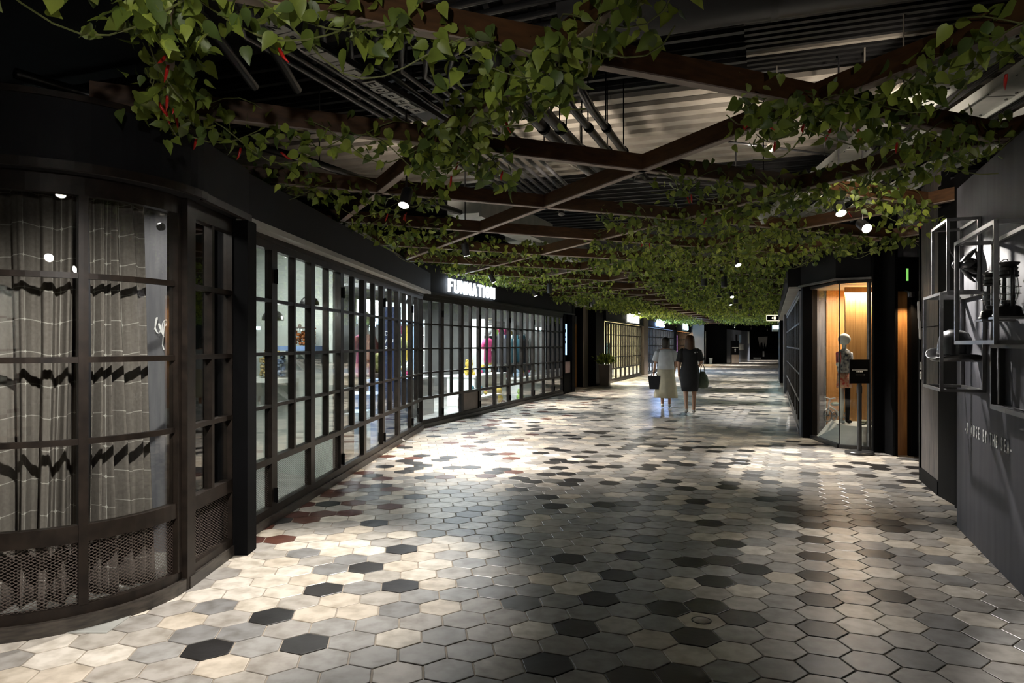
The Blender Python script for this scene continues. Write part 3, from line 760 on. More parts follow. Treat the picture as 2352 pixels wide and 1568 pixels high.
# clothes on stands
def torso(name, label, x, y, z0, h, w, m, m2=None, rz=0, stand=True, group=None):
    root = thing(name, label, 'clothes', (x, y, 0), rz, group)
    b = MB(); prof = [(.36, 0), (.40, .12), (.38, .35), (.36, .55), (.44, .8), (.46, .92), (.30, .985), (.13, 1.0)]
    b.lathe([(r * w, z0 + t * h) for r, t in prof], 18, sy=.55)
    b.build('body', m, root, smooth=True)
    for s in (-1, 1):
        b = MB(); b.tube([(s * .38 * w, 0, z0 + .9 * h), (s * .56 * w, 0, z0 + .74 * h), (s * .62 * w, -.01, z0 + .56 * h)], [.11 * w * 1.4, .10 * w * 1.3, .10 * w * 1.3], 10); b.build('sleeve', m2 or m, root, smooth=True)
    if stand:
        b = MB(); b.tube([(0, 0, .02), (0, 0, z0 + .1)], .015, 8); b.lathe([(.16, .0), (.16, .015), (.02, .03)], 20); b.build('stand', M['cagesteel'], root)
        b = MB(); b.tube([(0, 0, z0 + h), (0, 0, z0 + h + .07)], .035, 10); b.sphere((0, 0, z0 + h + .18), .1, 12, sz=1.2); b.build('head', M['greywall'], root, smooth=True)
    return root
torso('tshirt_display', 'magenta and coral T-shirt on a mannequin in the corner shop', -1.93, 9.40, 1.02, .56, .34, M['pink'], M['coral'], .9)
torso('tshirt_display', 'white hooded top on a low stand beside the magenta T-shirt', -2.12, 8.85, .60, .50, .36, M['white'], None, .9)
torso('tshirt_display', 'olive shirt on a mannequin behind the lit sign doors', P2(2.1, 1.6).x, P2(2.1, 1.6).y, 1.0, .6, .38, M['olive'], None, .3)
torso('tshirt_display', 'magenta apron top hung in the middle of the sign doors', P2(5.7, 1.0).x, P2(5.7, 1.0).y, .98, .62, .32, M['pink'], None, .9, True)
# tables and plinths
def table(label, t0, t1, o0, o1, h, mt, mb):
    root = thing('display_table', label, 'table')
    b = MB(); blk(b, t0, t1, o0, o1, h - .04, h); b.build('top', mt, root)
    b = MB(); blk(b, t0 + .05, t1 - .05, o0 + .05, o1 - .05, 0.006, h - .04); b.build('base', mb, root)
    return root
table('pale blue display plinth just inside the corner doors', .15, .95, .55, 1.15, .82, M['paleblue'], M['paleblue'])
table('low white display table in the corner shop', 1.2, 2.6, .9, 1.7, .78, M['white'], M['greywall'])
table('long white display table behind the middle doors', 4.2, 6.4, .7, 1.5, .72, M['white'], M['white'])
table('round-fronted low white platform on the shop floor', 3.6, 4.9, .35, .95, .28, M['white'], M['cardb'])
table('white counter at the far end of the corner shop', 6.9, 8.7, .5, 1.0, .55, M['white'], M['white'])
b = MB(); b.box(-2.7, -1.95, 10.4, 11.1, .006, .72); o = b.build('display_plinth', M['paleblue']); tag(o, 'blue-grey display plinth under the blue banner', 'plinth')
b = MB(); b.box(-2.6, -2.0, 8.5, 9.1, .006, .58); o = b.build('display_plinth', M['greywall']); tag(o, 'grey display plinth below the white hooded top', 'plinth')
b = MB(); b.box(-2.35, -1.95, 9.4, 9.9, .006, .55); o = b.build('display_plinth', M['skyb']); tag(o, 'pale blue plinth beside the magenta T-shirt', 'plinth')
# ice cream cone figure
p = P2(.55, .85)
ic = thing('cone_figure', 'tall ice cream cone figure on the pale blue plinth', 'figure', (p.x, p.y, .82))
b = MB(); b.lathe([(.02, 0), (.05, .15), (.09, .42), (.10, .46), (.001, .47)], 14); b.build('cone', M['cone'], ic, angle=.7)
b = MB(); b.sphere((0, 0, .52), .11, 14); b.sphere((.01, 0, .64), .08, 12); b.build('scoop', M['white'], ic, smooth=True)
# hanging cloth strips
strips = [(3.0, M['yellow'], 'yellow'), (3.17, M['white'], 'white'), (3.34, M['skyb'], 'light blue'), (3.51, M['white'], 'narrow white'), (3.68, M['teal'], 'teal')]
for t, m, nm in strips:
    b = MB(); n = 10
    for i in range(n):
        a0, a1 = t + .15 * i / n, t + .15 * (i + 1) / n
        blk(b, a0, a1, 1.9 + .02 * math.sin(i), 1.905 + .02 * math.sin(i + 1), .86, 1.86)
    o = b.build('cloth_strip', m); tag(o, f'{nm} hanging cloth strip behind the sign doors', 'cloth', 'hanging cloth strips')
b = MB(); blk(b, 2.9, 3.9, 1.88, 1.93, 1.855, 1.89); blk(b, 2.95, 2.96, 1.9, 1.91, 1.88, 2.73); blk(b, 3.84, 3.85, 1.9, 1.91, 1.88, 2.73); o = b.build('hanging_rail', M['cagesteel']); tag(o, 'metal rail holding the hanging cloth strips', 'rail')
# soft toys
def plush(label, pos, r, m, m2, ears=True):
    root = thing('soft_toy', label, 'toy', pos, 0.5)
    b = MB(); b.sphere((0, 0, r * .9), r, 14, sz=.9); b.build('body', m, root, smooth=True)
    b = MB(); b.sphere((0, -r * .1, r * 2.2), r * .78, 14); b.build('head', m, root, smooth=True)
    for s in (-1, 1):
        b = MB(); b.sphere((s * r * .5, -r * .1, r * 2.85), r * .26, 10); b.build('ear', m2, root, smooth=True)
        b = MB(); b.sphere((s * r * .75, -r * .6, r * .35), r * .4, 10); b.build('foot', m2, root, smooth=True)
    return root
q = P2(5.2, .55); plush('yellow and black soft toy sitting on the floor behind the doors', (q.x, q.y, .28 * 0 + .006), .14, M['yellow'], M['black'])
q = P2(6.3, .35); plush('lime green soft toy on the floor behind the doors', (q.x, q.y, .006), .10, M['lime'], M['lime'])
q = P2(4.5, 1.0); plush('yellow soft toy on the long white table', (q.x, q.y, .72), .12, M['yellow'], M['yellow'])
q = P2(1.9, 1.2); plush('pale grey soft toy on the low white table', (q.x, q.y, .78), .11, M['white'], M['greywall'])
q = P2(1.0, 1.4); plush('olive soft toy at the back of the corner shop', (q.x, q.y, .82 * 0 + .9), .13, M['olive'], M['olive'])
table('small wooden stool table below the olive soft toy', .75, 1.25, 1.15, 1.65, .9, M['cardb'], M['cardb'])
# wall shelving with boxes
cols = [(M['white'], 'white'), (M['skyb'], 'light blue'), (M['pink'], 'magenta'), (M['yellow'], 'yellow'), (M['greywall'], 'grey'), (M['teal'], 'dark teal'), (M['cardb'], 'brown'), (M['coral'], 'coral'), (M['lime'], 'green')]
def gondola(label, t0, t1, off, zs, seed, gname):
    root = thing('shelf_unit', label, 'shelf')
    b = MB(); blk(b, t0, t1, off + .3, off + .34, .006, 2.1); b.build('back', M['greywall'], root)
    for tt in (t0, t1 - .03):
        b = MB(); blk(b, tt, tt + .03, off, off + .3, .006, 2.1); b.build('upright', M['greywall'], root)
    rr = random.Random(seed)
    for zi, z in enumerate(zs):
        cnt = 0
        b = MB(); blk(b, t0 + .03, t1 - .03, off, off + .3, z - .03, z); b.build('shelf_board', M['white'], root)
        t = t0 + .08
        while t < t1 - .25:
            w_ = rr.uniform(.09, .2); h = rr.uniform(.12, .3)
            b = MB(); blk(b, t, t + w_, off + .05, off + .24, z, z + h * .94); blk(b, t + .004, t + w_ - .004, off + .054, off + .236, z + h * .94, z + h)
            cm_, cn_ = rr.choice(cols); o = b.build('boxed_toy', cm_); tag(o, f'{cn_} boxed toy, {ORD[cnt]} along the {ORD[zi]} board of {gname}', 'box', f'boxed toys on {gname}'); cnt += 1
            t += w_ + rr.uniform(.02, .09)
gondola('shelf unit with boxed goods at the far end of corner shop', 6.2, 8.6, 1.3, (.5, .9, 1.3, 1.7), 3, 'the far shelf unit')
gondola('shelf unit behind the olive shirt in the corner shop', .2, 2.6, 3.2, (.5, .9, 1.3, 1.7), 4, 'the rear shelf unit')
gondola('shelf unit behind the long white table', 4.3, 6.0, 2.9, (.5, .9, 1.3, 1.7), 6, 'the middle shelf unit')
rr = random.Random(21)
TOYS = ['rounded white vinyl toy', 'small pink soft toy', 'small blue soft toy', 'small grey soft toy', 'small yellow soft toy', 'small teal soft toy']
TM = [M['white'], M['pink'], M['skyb'], M['greywall'], M['yellow'], M['teal']]
def row_of_toys(t0, t1, off, z, n, where):
    for i in range(n):
        t = t0 + (t1 - t0) * (i + .5) / n; q = P2(t, off + rr.uniform(-.08, .08)); k = rr.randrange(6); r_ = rr.uniform(.045, .08)
        o = thing('toy_figure', f'{TOYS[k]}, {ORD[i]} along {where}', 'toy', (q.x, q.y, z), rr.random(), 'toys on ' + where)
        b = MB(); b.sphere((0, 0, r_), r_, 10); b.build('body', TM[k], o, smooth=True)
        b = MB(); b.sphere((0, 0, r_ * 2.4), r_ * .75, 10); b.build('head', TM[(k + i) % 6], o, smooth=True)
row_of_toys(1.3, 2.5, 1.2, .78, 6, 'the low white table')
row_of_toys(4.7, 6.3, 1.1, .72, 9, 'the long white table')
row_of_toys(7.0, 8.6, .75, .55, 8, 'the far white counter')
row_of_toys(3.7, 4.8, .6, .28, 5, 'the low platform')
# dark clothes rails
for t0, lb_ in ((6.6, 'nearer'), (7.8, 'farther')):
    root = thing('clothes_rail', f'{lb_} rail of dark hanging clothes in the corner shop', 'rail')
    b = MB(); a, c = P2(t0, 1.05), P2(t0 + .95, 1.05); b.tube([(a.x, a.y, .01), (a.x, a.y, 1.75), (c.x, c.y, 1.75), (c.x, c.y, .01)], .012, 8); b.build('frame', M['cagesteel'], root)
    for i in range(7):
        tt = t0 + .1 + i * .12; b = MB(); blk(b, tt, tt + .05, .88, 1.22, .85 + .1 * rr.random(), 1.6); blk(b, tt, tt + .05, .97, 1.13, 1.6, 1.7); b.build('garment', rr.choice([M['blue'], M['greywall'], M['dress'], M['teal'], M['white']]), root)
# the lit word sign
sg = thing('lit_word_sign', 'glowing white word sign FUNNATION on the black fascia', 'sign')
word = 'FUNNATION'
LH, LS = .245, .036
STROKES = {'F': (.14, [((0, 0), (0, 1)), ((0, 1), (1, 1)), ((0, .52), (.8, .52))]), 'U': (.15, [((0, 1), (0, .12)), ((0, .12), (.3, 0)), ((.3, 0), (.7, 0)), ((.7, 0), (1, .12)), ((1, .12), (1, 1))]),
           'N': (.16, [((0, 0), (0, 1)), ((0, 1), (1, 0)), ((1, 0), (1, 1))]), 'A': (.17, [((0, 0), (.5, 1)), ((.5, 1), (1, 0)), ((.2, .3), (.8, .3))]),
           'T': (.15, [((0, 1), (1, 1)), ((.5, 1), (.5, 0))]), 'I': (.001, [((0, 0), (0, 1))]),
           'O': (.17, [((.5 + .5 * math.cos(q), .5 + .5 * math.sin(q)), (.5 + .5 * math.cos(q + PI / 6), .5 + .5 * math.sin(q + PI / 6))) for q in np.arange(12) * PI / 6])}
t = 1.04; gap = (2.33 - sum(STROKES[c][0] + LS for c in word)) / (len(word) - 1)
for ch in word:
    w_, st_s = STROKES[ch]; b = MB(); t += LS / 2
    for (x0, y0), (x1, y1) in st_s:
        a, c = P2(t + w_ * x0, -.085), P2(t + w_ * x1, -.085); za, zc = 2.415 + LS / 2 + (LH - LS) * y0, 2.415 + LS / 2 + (LH - LS) * y1
        a, c = Vector((a.x, a.y, za)), Vector((c.x, c.y, zc)); e = (c - a).normalized() * (LS / 2 if ch != 'O' else .006)
        b.bar(a - e, c + e, LS, .03, up=tuple(N2))
    b.build('letter', M['signW'], sg); t += w_ + LS / 2 + gap

# ------------------------------------------------------------------ piece between sign doors and lift lobby
b = MB(); blk(b, 9.0, 9.12, -.06, .5, 0, 2.4); blk(b, 9.9, 10.2, -.06, .5, 0, 2.9); blk(b, 9.12, 9.9, .12, .5, 0, 2.9); blk(b, 9.12, 9.9, -.02, .12, 0, .58)
struct(b.build('wall_lobby_pier', M['black']))
mv = thing('wall_screen', 'upright blue wall screen in a dark frame before the lift lobby', 'screen')
b = MB(); blk(b, 9.3, 9.8, .07, .12, 1.08, 2.1); b.build('frame', M['black'], mv)
b = MB(); blk(b, 9.36, 9.74, .065, .07, 1.13, 2.05); b.build('display', M['screen'], mv)
b = MB()
rr = random.Random(3)
for i in range(9): a = 9.40 + rr.random() * .2; z = 1.45 + rr.random() * .4; blk(b, a, a + .05 + rr.random() * .06, .062, .065, z, z + .03 + rr.random() * .06)
b.build('printed_shapes', M['screendark'], mv)
bx = MB(); blk(bx, 9.16, 9.84, -.01, .11, .6, .93); blk(bx, 9.2, 9.8, -.015, -.01, .64, .9); o = bx.build('brochure_box', mat('dusty_pink', (.42, .30, .29), rough=.6)); tag(o, 'dusty pink box on the ledge below the wall screen', 'box')
# lift lobby in wood
b = MB(); blk(b, 10.2, 14.4, .62, .70, 0, 2.9); lob = struct(b.build('wall_lobby', M['black']))
for k in range(14):
    t0 = 10.25 + k * .2
    if 1.35 < (k * .2) < 1.55: continue
    b = MB(); blk(b, t0, t0 + .192, .585 + .004 * (k % 2), .62, 0, 2.75); b.build('plank', M['walnut'], lob)
b = MB(); blk(b, 11.66, 11.78, .60, .618, .35, 2.05); o = b.build('light_slit', M['slit'], lob)
b = MB(); blk(b, 10.3, 12.6, .50, .585, 2.12, 2.40); lh = b.build('lintel_plate', M['cagesteel']); tag(lh, 'brushed metal plate above the wooden lobby door', 'plate')
b = MB(); blk(b, 11.3, 11.36, .495, .5, 2.19, 2.33); m_ = b.build('numeral_mark', M['ink'], lh)
b = MB(); blk(b, 12.6, 13.25, .30, .585, 0, 2.75); lw = struct(b.build('wall_lobby_return', M['black']))
for k in range(4):
    b = MB(); blk(b, 12.6 + .165 * k, 12.6 + .165 * k + .158, .272, .30, 0, 2.75); b.build('plank', M['walnut'], lw)
b = MB(); blk(b, 12.15, 12.6, .50, .585, 0, 2.12); ld = b.build('door_1', M['doorwood']); struct(ld)
b = MB(); blk(b, 10.2, 14.6, -.1, .7, 2.70, 2.76); struct(b.build('ceiling_lobby', M['greywall']))
b = MB(); blk(b, 13.3, 14.7, .02, .5, 0, 2.8); struct(b.build('wall_lobby_end', M['black']))
# planter
p = P2(13.35, -.30)
pl = thing('tall_planter', 'tall brown square planter with leafy plant by the lobby', 'planter', (p.x, p.y, 0), ANG2)
b = MB(); b.add([(-.15, -.15, .02), (.15, -.15, .02), (.15, .15, .02), (-.15, .15, .02), (-.19, -.19, .74), (.19, -.19, .74), (.19, .19, .74), (-.19, .19, .74)], [(3, 2, 1, 0), (4, 5, 6, 7), (0, 1, 5, 4), (1, 2, 6, 5), (2, 3, 7, 6), (3, 0, 4, 7)])
b.box(-.13, .13, -.13, .13, 0, .02); b.box(-.195, .195, -.195, .195, .72, .75); b.build('pot', M['pot'], pl)
PLANTER = pl
# columns between the far shops and their interiors
for t0, t1, m, nm in ((22.55, 23.75, M['walnut'], 'wall_pier'), (34.35, 35.05, M['black'], 'wall_pier_far')):
    b = MB(); blk(b, t0, t1, -.12, .5, 0, 2.85); struct(b.build(nm, m))
def far_shop(t0, t1, wallm, seed, key):
    b = MB(); blk(b, t0, t1, .1, 3.2, 0, .006); struct(b.build('floor_' + key, M['shopfloor']))
    b = MB(); blk(b, t0, t1, .05, 3.2, 2.70, 2.78); struct(b.build('ceiling_' + key, M['white']))
    b = MB(); blk(b, t0, t1, 3.2, 3.25, 0, 2.78); struct(b.build('wall_' + key, wallm))
    b = MB(); blk(b, t1 - .05, t1, .05, 3.2, 0, 2.78); struct(b.build('wall_side_' + key, wallm))
    b = MB(); blk(b, t0, t0 + .05, .05, 3.2, 0, 2.78); struct(b.build('wall_near_' + key, wallm))
cream = mat('cream_shop_wall', (.72, .66, .46), (.64, .58, .40), rough=.6)
amber = mat('amber_shop_wall', (.66, .45, .24), (.56, .36, .18), rough=.6)
bluew = mat('blue_shop_wall', (.36, .46, .58), (.26, .34, .46), rough=.6)
far_shop(14.75, 22.3, cream, 1, 'yellow_shop'); far_shop(23.8, 34.3, bluew, 2, 'blue_shop'); far_shop(35.1, 45.5, amber, 3, 'amber_shop')
def shop_display(label, t, o, m, h, key):
    root = thing('display_stand', label, 'stand')
    b = MB(); blk(b, t, t + .6, o, o + .4, .006, h); b.build('base', M['white'], root)
    b = MB(); blk(b, t + .08, t + .52, o + .1, o + .3, h, h + .45); blk(b, t + .16, t + .44, o + .12, o + .28, h + .45, h + .6); b.build('goods', m, root)
shop_display('white stand with pale goods in the yellow shop, nearer one', 16.0, .9, M['skyb'], .9, 0)
shop_display('white stand with white goods in the yellow shop, middle one', 18.0, 1.0, M['white'], .9, 0)
shop_display('white stand with teal goods in the yellow shop, farther one', 20.0, .9, M['teal'], .9, 0)
shop_display('white stand with glowing goods in the blue shop', 27.0, .9, M['lampsoft'], 1.0, 0)
shop_display('white stand with dark goods in the blue shop', 30.0, .9, M['blue'], 1.0, 0)
shop_display('white stand with coral goods in the amber shop', 39.0, .9, M['coral'], .7, 0)
# far lit signs: short unreadable lettering
def far_sign(label, t0, t1, z0, z1, m, seed):
    root = thing('lit_shop_sign', label, 'sign'); rr = random.Random(seed); n = 6; w_ = (t1 - t0) / n
    for k in range(n):
        b = MB(); a = t0 + k * w_; z = z1 - rr.uniform(0, .06)
        blk(b, a + .04, a + .1, -.13, -.09, z0, z); blk(b, a + .1, a + w_ - .06, -.13, -.09, z - .08, z)
        if rr.random() < .7: blk(b, a + w_ - .12, a + w_ - .06, -.13, -.09, z0, z - .08)
        if rr.random() < .7: blk(b, a + .1, a + w_ - .12, -.13, -.09, z0, z0 + .07)
        b.build('letter', m, root)
far_sign('bright white lit sign of the warm yellow shop', 18.6, 21.2, 2.38, 2.74, M['signWarm'], 1)
far_sign('blue glowing lit sign of the distant shop', 26.5, 29.5, 2.4, 2.85, M['signBlue'], 2)
far_sign('pale teal lit sign of the farthest shop', 38.5, 41.5, 2.45, 2.85, M['signTeal'], 3)
b = MB(); blk(b, 34.9, 35.0, -.13, -.10, .7, 2.0); o = b.build('light_strip', M['purple']); tag(o, 'thin purple light strip between the two farthest shops', 'light')

# ------------------------------------------------------------------ right side: slate wall with lettering
ANGM = math.atan2(MD.y, MD.x)
def PM(t, off): return MW0 + MD * t + MN * off        # t towards the far end, off into the arcade
def mblk(b, t0, t1, o0, o1, z0, z1):
    return b.prism([tuple(PM(t, o)[:2]) for t, o in ((t0, o0), (t1, o0), (t1, o1), (t0, o1))], z0, z1)
b = MB(); mblk(b, -4.6, 0, -.16, 0, 0, 2.68); struct(b.build('wall_slate', M['slate']), 'dark slate wall with white lettering and steel box shelves')
wl = thing('wall_lettering', 'white lettering A MUSE BY THE SEA on the slate wall', 'lettering')
LET = '-A MUSE BY THE SEA-'
# letter advance so that dashes and words spread over the measured width
adv = {' ': .045, '-': .045, 'I': .03}
tot = sum(adv.get(c, .062 if c not in 'M' else .075) for c in LET)
tl0 = -.27; span = 1.20; x = 0
for c in LET:
    a = adv.get(c, .062 if c not in 'M' else .075); mid = x + a / 2; x += a
    if c == ' ': continue
    p = PM(tl0 - span * mid / tot, .002)
    # the wall is read from its far end to its near end
    text('letter', c, .118, M['text'], wl, (p.x, p.y, .815), (PI / 2, 0, ANGM + PI), .0015, .001, 'CENTER', .62)
# steel box shelves
def cage(label, t0, t1, dep, z0, z1, w=.02, m='cagesteel'):
    root = thing('box_frame_shelf', label, 'shelf', group='steel box frames on the slate wall')
    def pt(t, o, z): q = PM(t, o); return (q.x, q.y, z)
    e = w / 2
    for t in (t0, t1):
        for o_ in (e + .002, dep):
            b = MB(); b.bar(pt(t, o_, z0 + e), pt(t, o_, z1 - e), w, w, up=tuple(MN)); b.build('post', M[m], root)
    for z in (z0, z1):
        for o_ in (e + .002, dep):
            b = MB(); b.bar(pt(t0 - e, o_, z), pt(t1 + e, o_, z), w, w); b.build('rail', M[m], root)
        for t in (t0, t1):
            b = MB(); b.bar(pt(t, e + .002, z), pt(t, dep, z), w, w); b.build('cross_rail', M[m], root)
    return root
cage('upper steel box frame around the black flower', -.733, -.19, .20, 1.82, 2.33)
cage('lower steel box frame around the bowler hat', -.866, -.245, .264, 1.13, 1.80, .02)
cage('large steel box frame around the two lanterns', -2.03, -1.10, .22, 1.46, 2.11, .024)
cage('flat black box frame below the lanterns', -2.2, -1.30, .06, 1.06, 1.44, .03, 'satinblack')
# bowler hat
hp = PM(-.70, .15)
hat = thing('bowler_hat', 'glossy black bowler hat in the lower box frame', 'hat', (hp.x - .01, hp.y, 1.335), ANGM)
hat.rotation_euler = (0.02, -.10, ANGM + .3); hat.scale = (1.08, 1.08, 1.08)
prof = [(.001, .200), (.05, .197), (.085, .182), (.106, .150), (.114, .11), (.115, .055), (.116, .02), (.118, .012)]
b = MB(); b.lathe(prof[::-1], 32, sy=.82); crown = b.build('crown', M['satinblack'], hat, smooth=True)
b = MB(); n = 40; vs = []; fs = []
for ri, (r, zz) in enumerate([(.112, .010), (.14, .0), (.168, .004), (.186, .016), (.190, .022), (.186, .024), (.165, .010), (.14, .006), (.112, .016)]):
    for k in range(n):
        a = 2 * PI * k / n; curl = .055 * max(0, abs(math.cos(a)) - .25) * ((r - .112) / .078) ** 1.5
        vs.append((r * math.cos(a), r * .82 * math.sin(a), zz + curl - .01 * (1 - abs(math.cos(a)))))
for i in range(8):
    for k in range(n): fs.append((i * n + k, i * n + (k + 1) % n, (i + 1) * n + (k + 1) % n, (i + 1) * n + k))
b.add(vs, fs); b.build('brim', M['satinblack'], hat, smooth=True)
b = MB(); b.lathe([(.1135, .016), (.1165, .017), (.1165, .045), (.1140, .046)], 32, sy=.82); b.build('hat_band', M['black'], crown, smooth=True)
b = MB(); q = MN * -1
b.tube([(0, 0, .03), (0, -.02, .03)], .01, 8); b.build('wall_peg', M['satinblack'], hat)
# black flower
fp = PM(-.60, .10)
fl = thing('black_flower', 'black sculpted flower with pointed petals in the upper box frame', 'sculpture', (fp.x, fp.y, 2.02), ANGM - .2)
def petal(L, w_, curl):
    b = MB(); n = 6; vs = []; fs = []
    for i in range(n + 1):
        t = i / n; hw = w_ * math.sin(PI * min(1, t * .92 + .06)) * (1 - .35 * t) if i < n else .002
        z = curl * t * t
        vs += [(L * t, -hw, z + .012 * math.sin(t * 3)), (L * t, 0, z - .010), (L * t, hw, z + .012 * math.sin(t * 3))]
    for i in range(n):
        for k in range(2): fs.append((i * 3 + k, i * 3 + k + 1, i * 3 + 4 + k, i * 3 + 3 + k))
    b.add(vs, fs); return b.mesh('petal', M['satinblack'], True)
pm1, pm2 = petal(.15, .045, .06), petal(.10, .035, .07)
for k in range(9):
    o = link('petal', pm1, fl); o.rotation_euler = Euler((0, 0, 0)); mm = Matrix.Rotation(-PI / 2, 4, 'X') @ Matrix.Rotation(k * 2 * PI / 9, 4, 'Z') @ Matrix.Rotation(-.25 - .15 * (k % 2), 4, 'Y')
    o.matrix_local = Matrix.Rotation(PI, 4, 'Z') @ mm; sm = o.modifiers.new('t', 'SOLIDIFY'); sm.thickness = .004
for k in range(6):
    o = link('petal', pm2, fl); mm = Matrix.Rotation(-PI / 2, 4, 'X') @ Matrix.Rotation(k * 2 * PI / 6 + .3, 4, 'Z') @ Matrix.Rotation(-.85, 4, 'Y')
    o.matrix_local = Matrix.Rotation(PI, 4, 'Z') @ mm; sm = o.modifiers.new('t', 'SOLIDIFY'); sm.thickness = .004
b = MB(); b.sphere((0, .02, 0), .032, 12); b.build('heart', M['satinblack'], fl, smooth=True)
b = MB(); b.tube([(0, .02, .03), (.02, .06, .10), (.05, .07, .15)], .004, 6); b.build('stamen', M['cagesteel'], fl)
b = MB(); b.tube([(0, 0, 0), (0, -.09, -.02)], .012, 8); b.build('wall_peg', M['satinblack'], fl)
# hurricane lanterns
def lantern(label, t, off, z, s=1.):
    p = PM(t, off)
    root = thing('hurricane_lantern', label, 'lantern', (p.x, p.y, z), ANGM, 'hurricane lanterns on the slate wall')
    root.scale = (s, s, s)
    b = MB(); b.lathe([(.070, 0), (.072, .008), (.066, .016), (.060, .045), (.050, .055), (.030, .062), (.03, .07)], 26); b.build('fuel_tank', M['satinblack'], root, angle=.6)
    b = MB(); b.lathe([(.026, .065), (.034, .068), (.034, .082), (.026, .086)], 20); b.build('burner', M['satinblack'], root, angle=.6)
    b = MB(); b.lathe([(.036, .085), (.046, .105), (.051, .13), (.046, .17), (.038, .205), (.036, .21)], 26); globe = b.build('globe', M['jarglass'], root, smooth=True)
    b = MB(); b.lathe([(.042, .205), (.048, .212), (.044, .22), (.046, .235), (.040, .24), (.044, .255), (.036, .262), (.05, .275), (.052, .282), (.001, .29)], 26); b.build('chimney', M['satinblack'], root, angle=.5)
    for sgn in (-1, 1):
        b = MB(); b.tube([(sgn * .045, 0, .05), (sgn * .066, 0, .055), (sgn * .073, 0, .075), (sgn * .073, 0, .21), (sgn * .066, 0, .24), (sgn * .042, 0, .25)], .0095, 10); b.build('side_tube', M['satinblack'], root, smooth=True)
    for zz in (.12, .155):
        b = MB(); b.tube([(.056 * math.cos(a), .056 * math.sin(a), zz) for a in np.linspace(0, 2 * PI, 25)], .0018, 5); b.build('guard_wire', M['cagesteel'], globe)
    for a in (.7, 2.4, 3.8, 5.4):
        b = MB(); b.tube([(.045 * math.cos(a), .045 * math.sin(a), .09), (.057 * math.cos(a), .057 * math.sin(a), .135), (.05 * math.cos(a), .05 * math.sin(a), .20)], .0016, 5); b.build('guard_wire', M['cagesteel'], globe)
    b = MB(); b.tube([(.07 * math.cos(a), .02 + .0 * a, .285 + .012 * math.sin(a)) for a in np.linspace(0, PI, 15)], .0025, 5); b.build('bail_handle', M['cagesteel'], root)
    b = MB(); b.box(-.085, .085, -(off / s) + .004, .07, -.012, -.0005); b.build('wall_bracket', M['cagesteel'], root)
lantern('black hurricane lantern with clear globe, farther one in the box frame', -1.46, .105, 1.60)
lantern('larger black hurricane lantern at the picture edge in the box frame', -1.80, .105, 1.605, 1.08)

# ------------------------------------------------------------------ right side beyond the slate wall
b = MB(); b.prism([(3.96, 6.36), (4.07, 6.86), (4.35, 6.76), (4.24, 6.26)], 0, 2.95); o = b.build('pillar', M['black']); tag(o, 'black pillar beside the stained boards past the slate wall', 'pillar')
b = MB(); b.prism([(3.90, 6.2), (3.93, 6.38), (4.3, 6.3), (4.27, 6.1)], 0, 2.95); struct(b.build('wall_return', M['black']))
wq = [(4.07, 6.86), (4.35, 7.66)]
ws = strip('wall_boards', (4.08, 6.87, 0), (4.36, 7.66, 0), -.10, -.02, 0, 3.1, M['black'])
dv = (Vector((4.36, 7.66, 0)) - Vector((4.08, 6.87, 0)))
for k in range(4):
    a = Vector((4.08, 6.87, 0)) + dv * (k / 4); c = Vector((4.08, 6.87, 0)) + dv * ((k + .985) / 4)
    o = strip('board', a, c, -.02, .0, .14, 1.62, M['stained']); del o['kind']; o.parent = ws
    o = strip('board', a, c, -.02, .0, 1.63, 3.1, M['stained']); del o['kind']; o.parent = ws
strip('baseboard_right', (4.08, 6.87, 0), (4.36, 7.66, 0), -.02, .012, 0, .135, M['black'])
strip('trim_20', (4.355, 7.645, 0), (4.372, 7.69, 0), -.3, .015, 0, 3.1, M['black'])
# script sign and switches on the boards
ss = thing('script_wall_sign', 'white script sign on the stained boards', 'sign')
pts = []
for i in range(70):
    t = i / 69; q = Vector((4.352, 7.64, 0)) - dv.normalized() * (.02 + .12 * t)
    pts.append((q.x - .03, q.y + .01, 1.86 - .36 * t + .06 * math.sin(t * 22)))
b = MB(); b.tube(pts, .012, 8); b.build('stroke', M['text'], ss)
for z, lb_ in ((1.22, 'upper'), (1.12, 'lower')):
    q = Vector((4.352, 7.64, 0)) - dv.normalized() * .07
    o = thing('switch_plate', f'{lb_} small white switch plate on the stained boards', 'switch', (q.x - .012, q.y + .004, z), math.atan2(dv.y, dv.x))
    b = MB(); b.box(-.04, .04, -.004, .008, -.04, .04); b.build('plate', M['white'], o)
    b = MB(); b.box(-.015, .015, .008, .013, -.02, .02); b.build('rocker', M['white'], o)
# recessed service door
b = MB(); b.box(4.97, 5.75, 9.32, 9.45, 2.14, 2.58); struct(b.build('trim_21', M['black']))
b = MB(); b.box(4.97, 5.75, 9.36, 9.5, 2.58, 3.2); struct(b.build('wall_over_door', M['plaster']))
b = MB(); b.box(5.0, 5.16, 9.38, 9.43, 0, 2.14); d1 = b.build('door_2', M['doorwood']); struct(d1, 'brown wooden service door in the dark recess')
b = MB(); b.box(5.16, 5.24, 9.28, 9.45, 0, 2.14); struct(b.build('trim_22', M['black']))
b = MB(); b.box(5.24, 5.75, 9.33, 9.44, 0, 2.14); struct(b.build('wall_recess', M['slate']))
b = MB(); b.prism([(4.6, 7.55), (5.75, 9.3), (5.85, 9.3), (4.7, 7.5)], 0, 3.2); struct(b.build('wall_recess_side', M['slate']))
ex = thing('green_exit_light', 'thin green glowing exit light above the recessed door', 'sign', (5.125, 9.31, 2.27))
b = MB(); b.box(-.014, .014, 0, .01, 0, .16); b.build('lens', M['green_exit'], ex)
b = MB(); b.box(-.02, .02, .005, .02, -.006, .166); b.build('case', M['black'], ex)
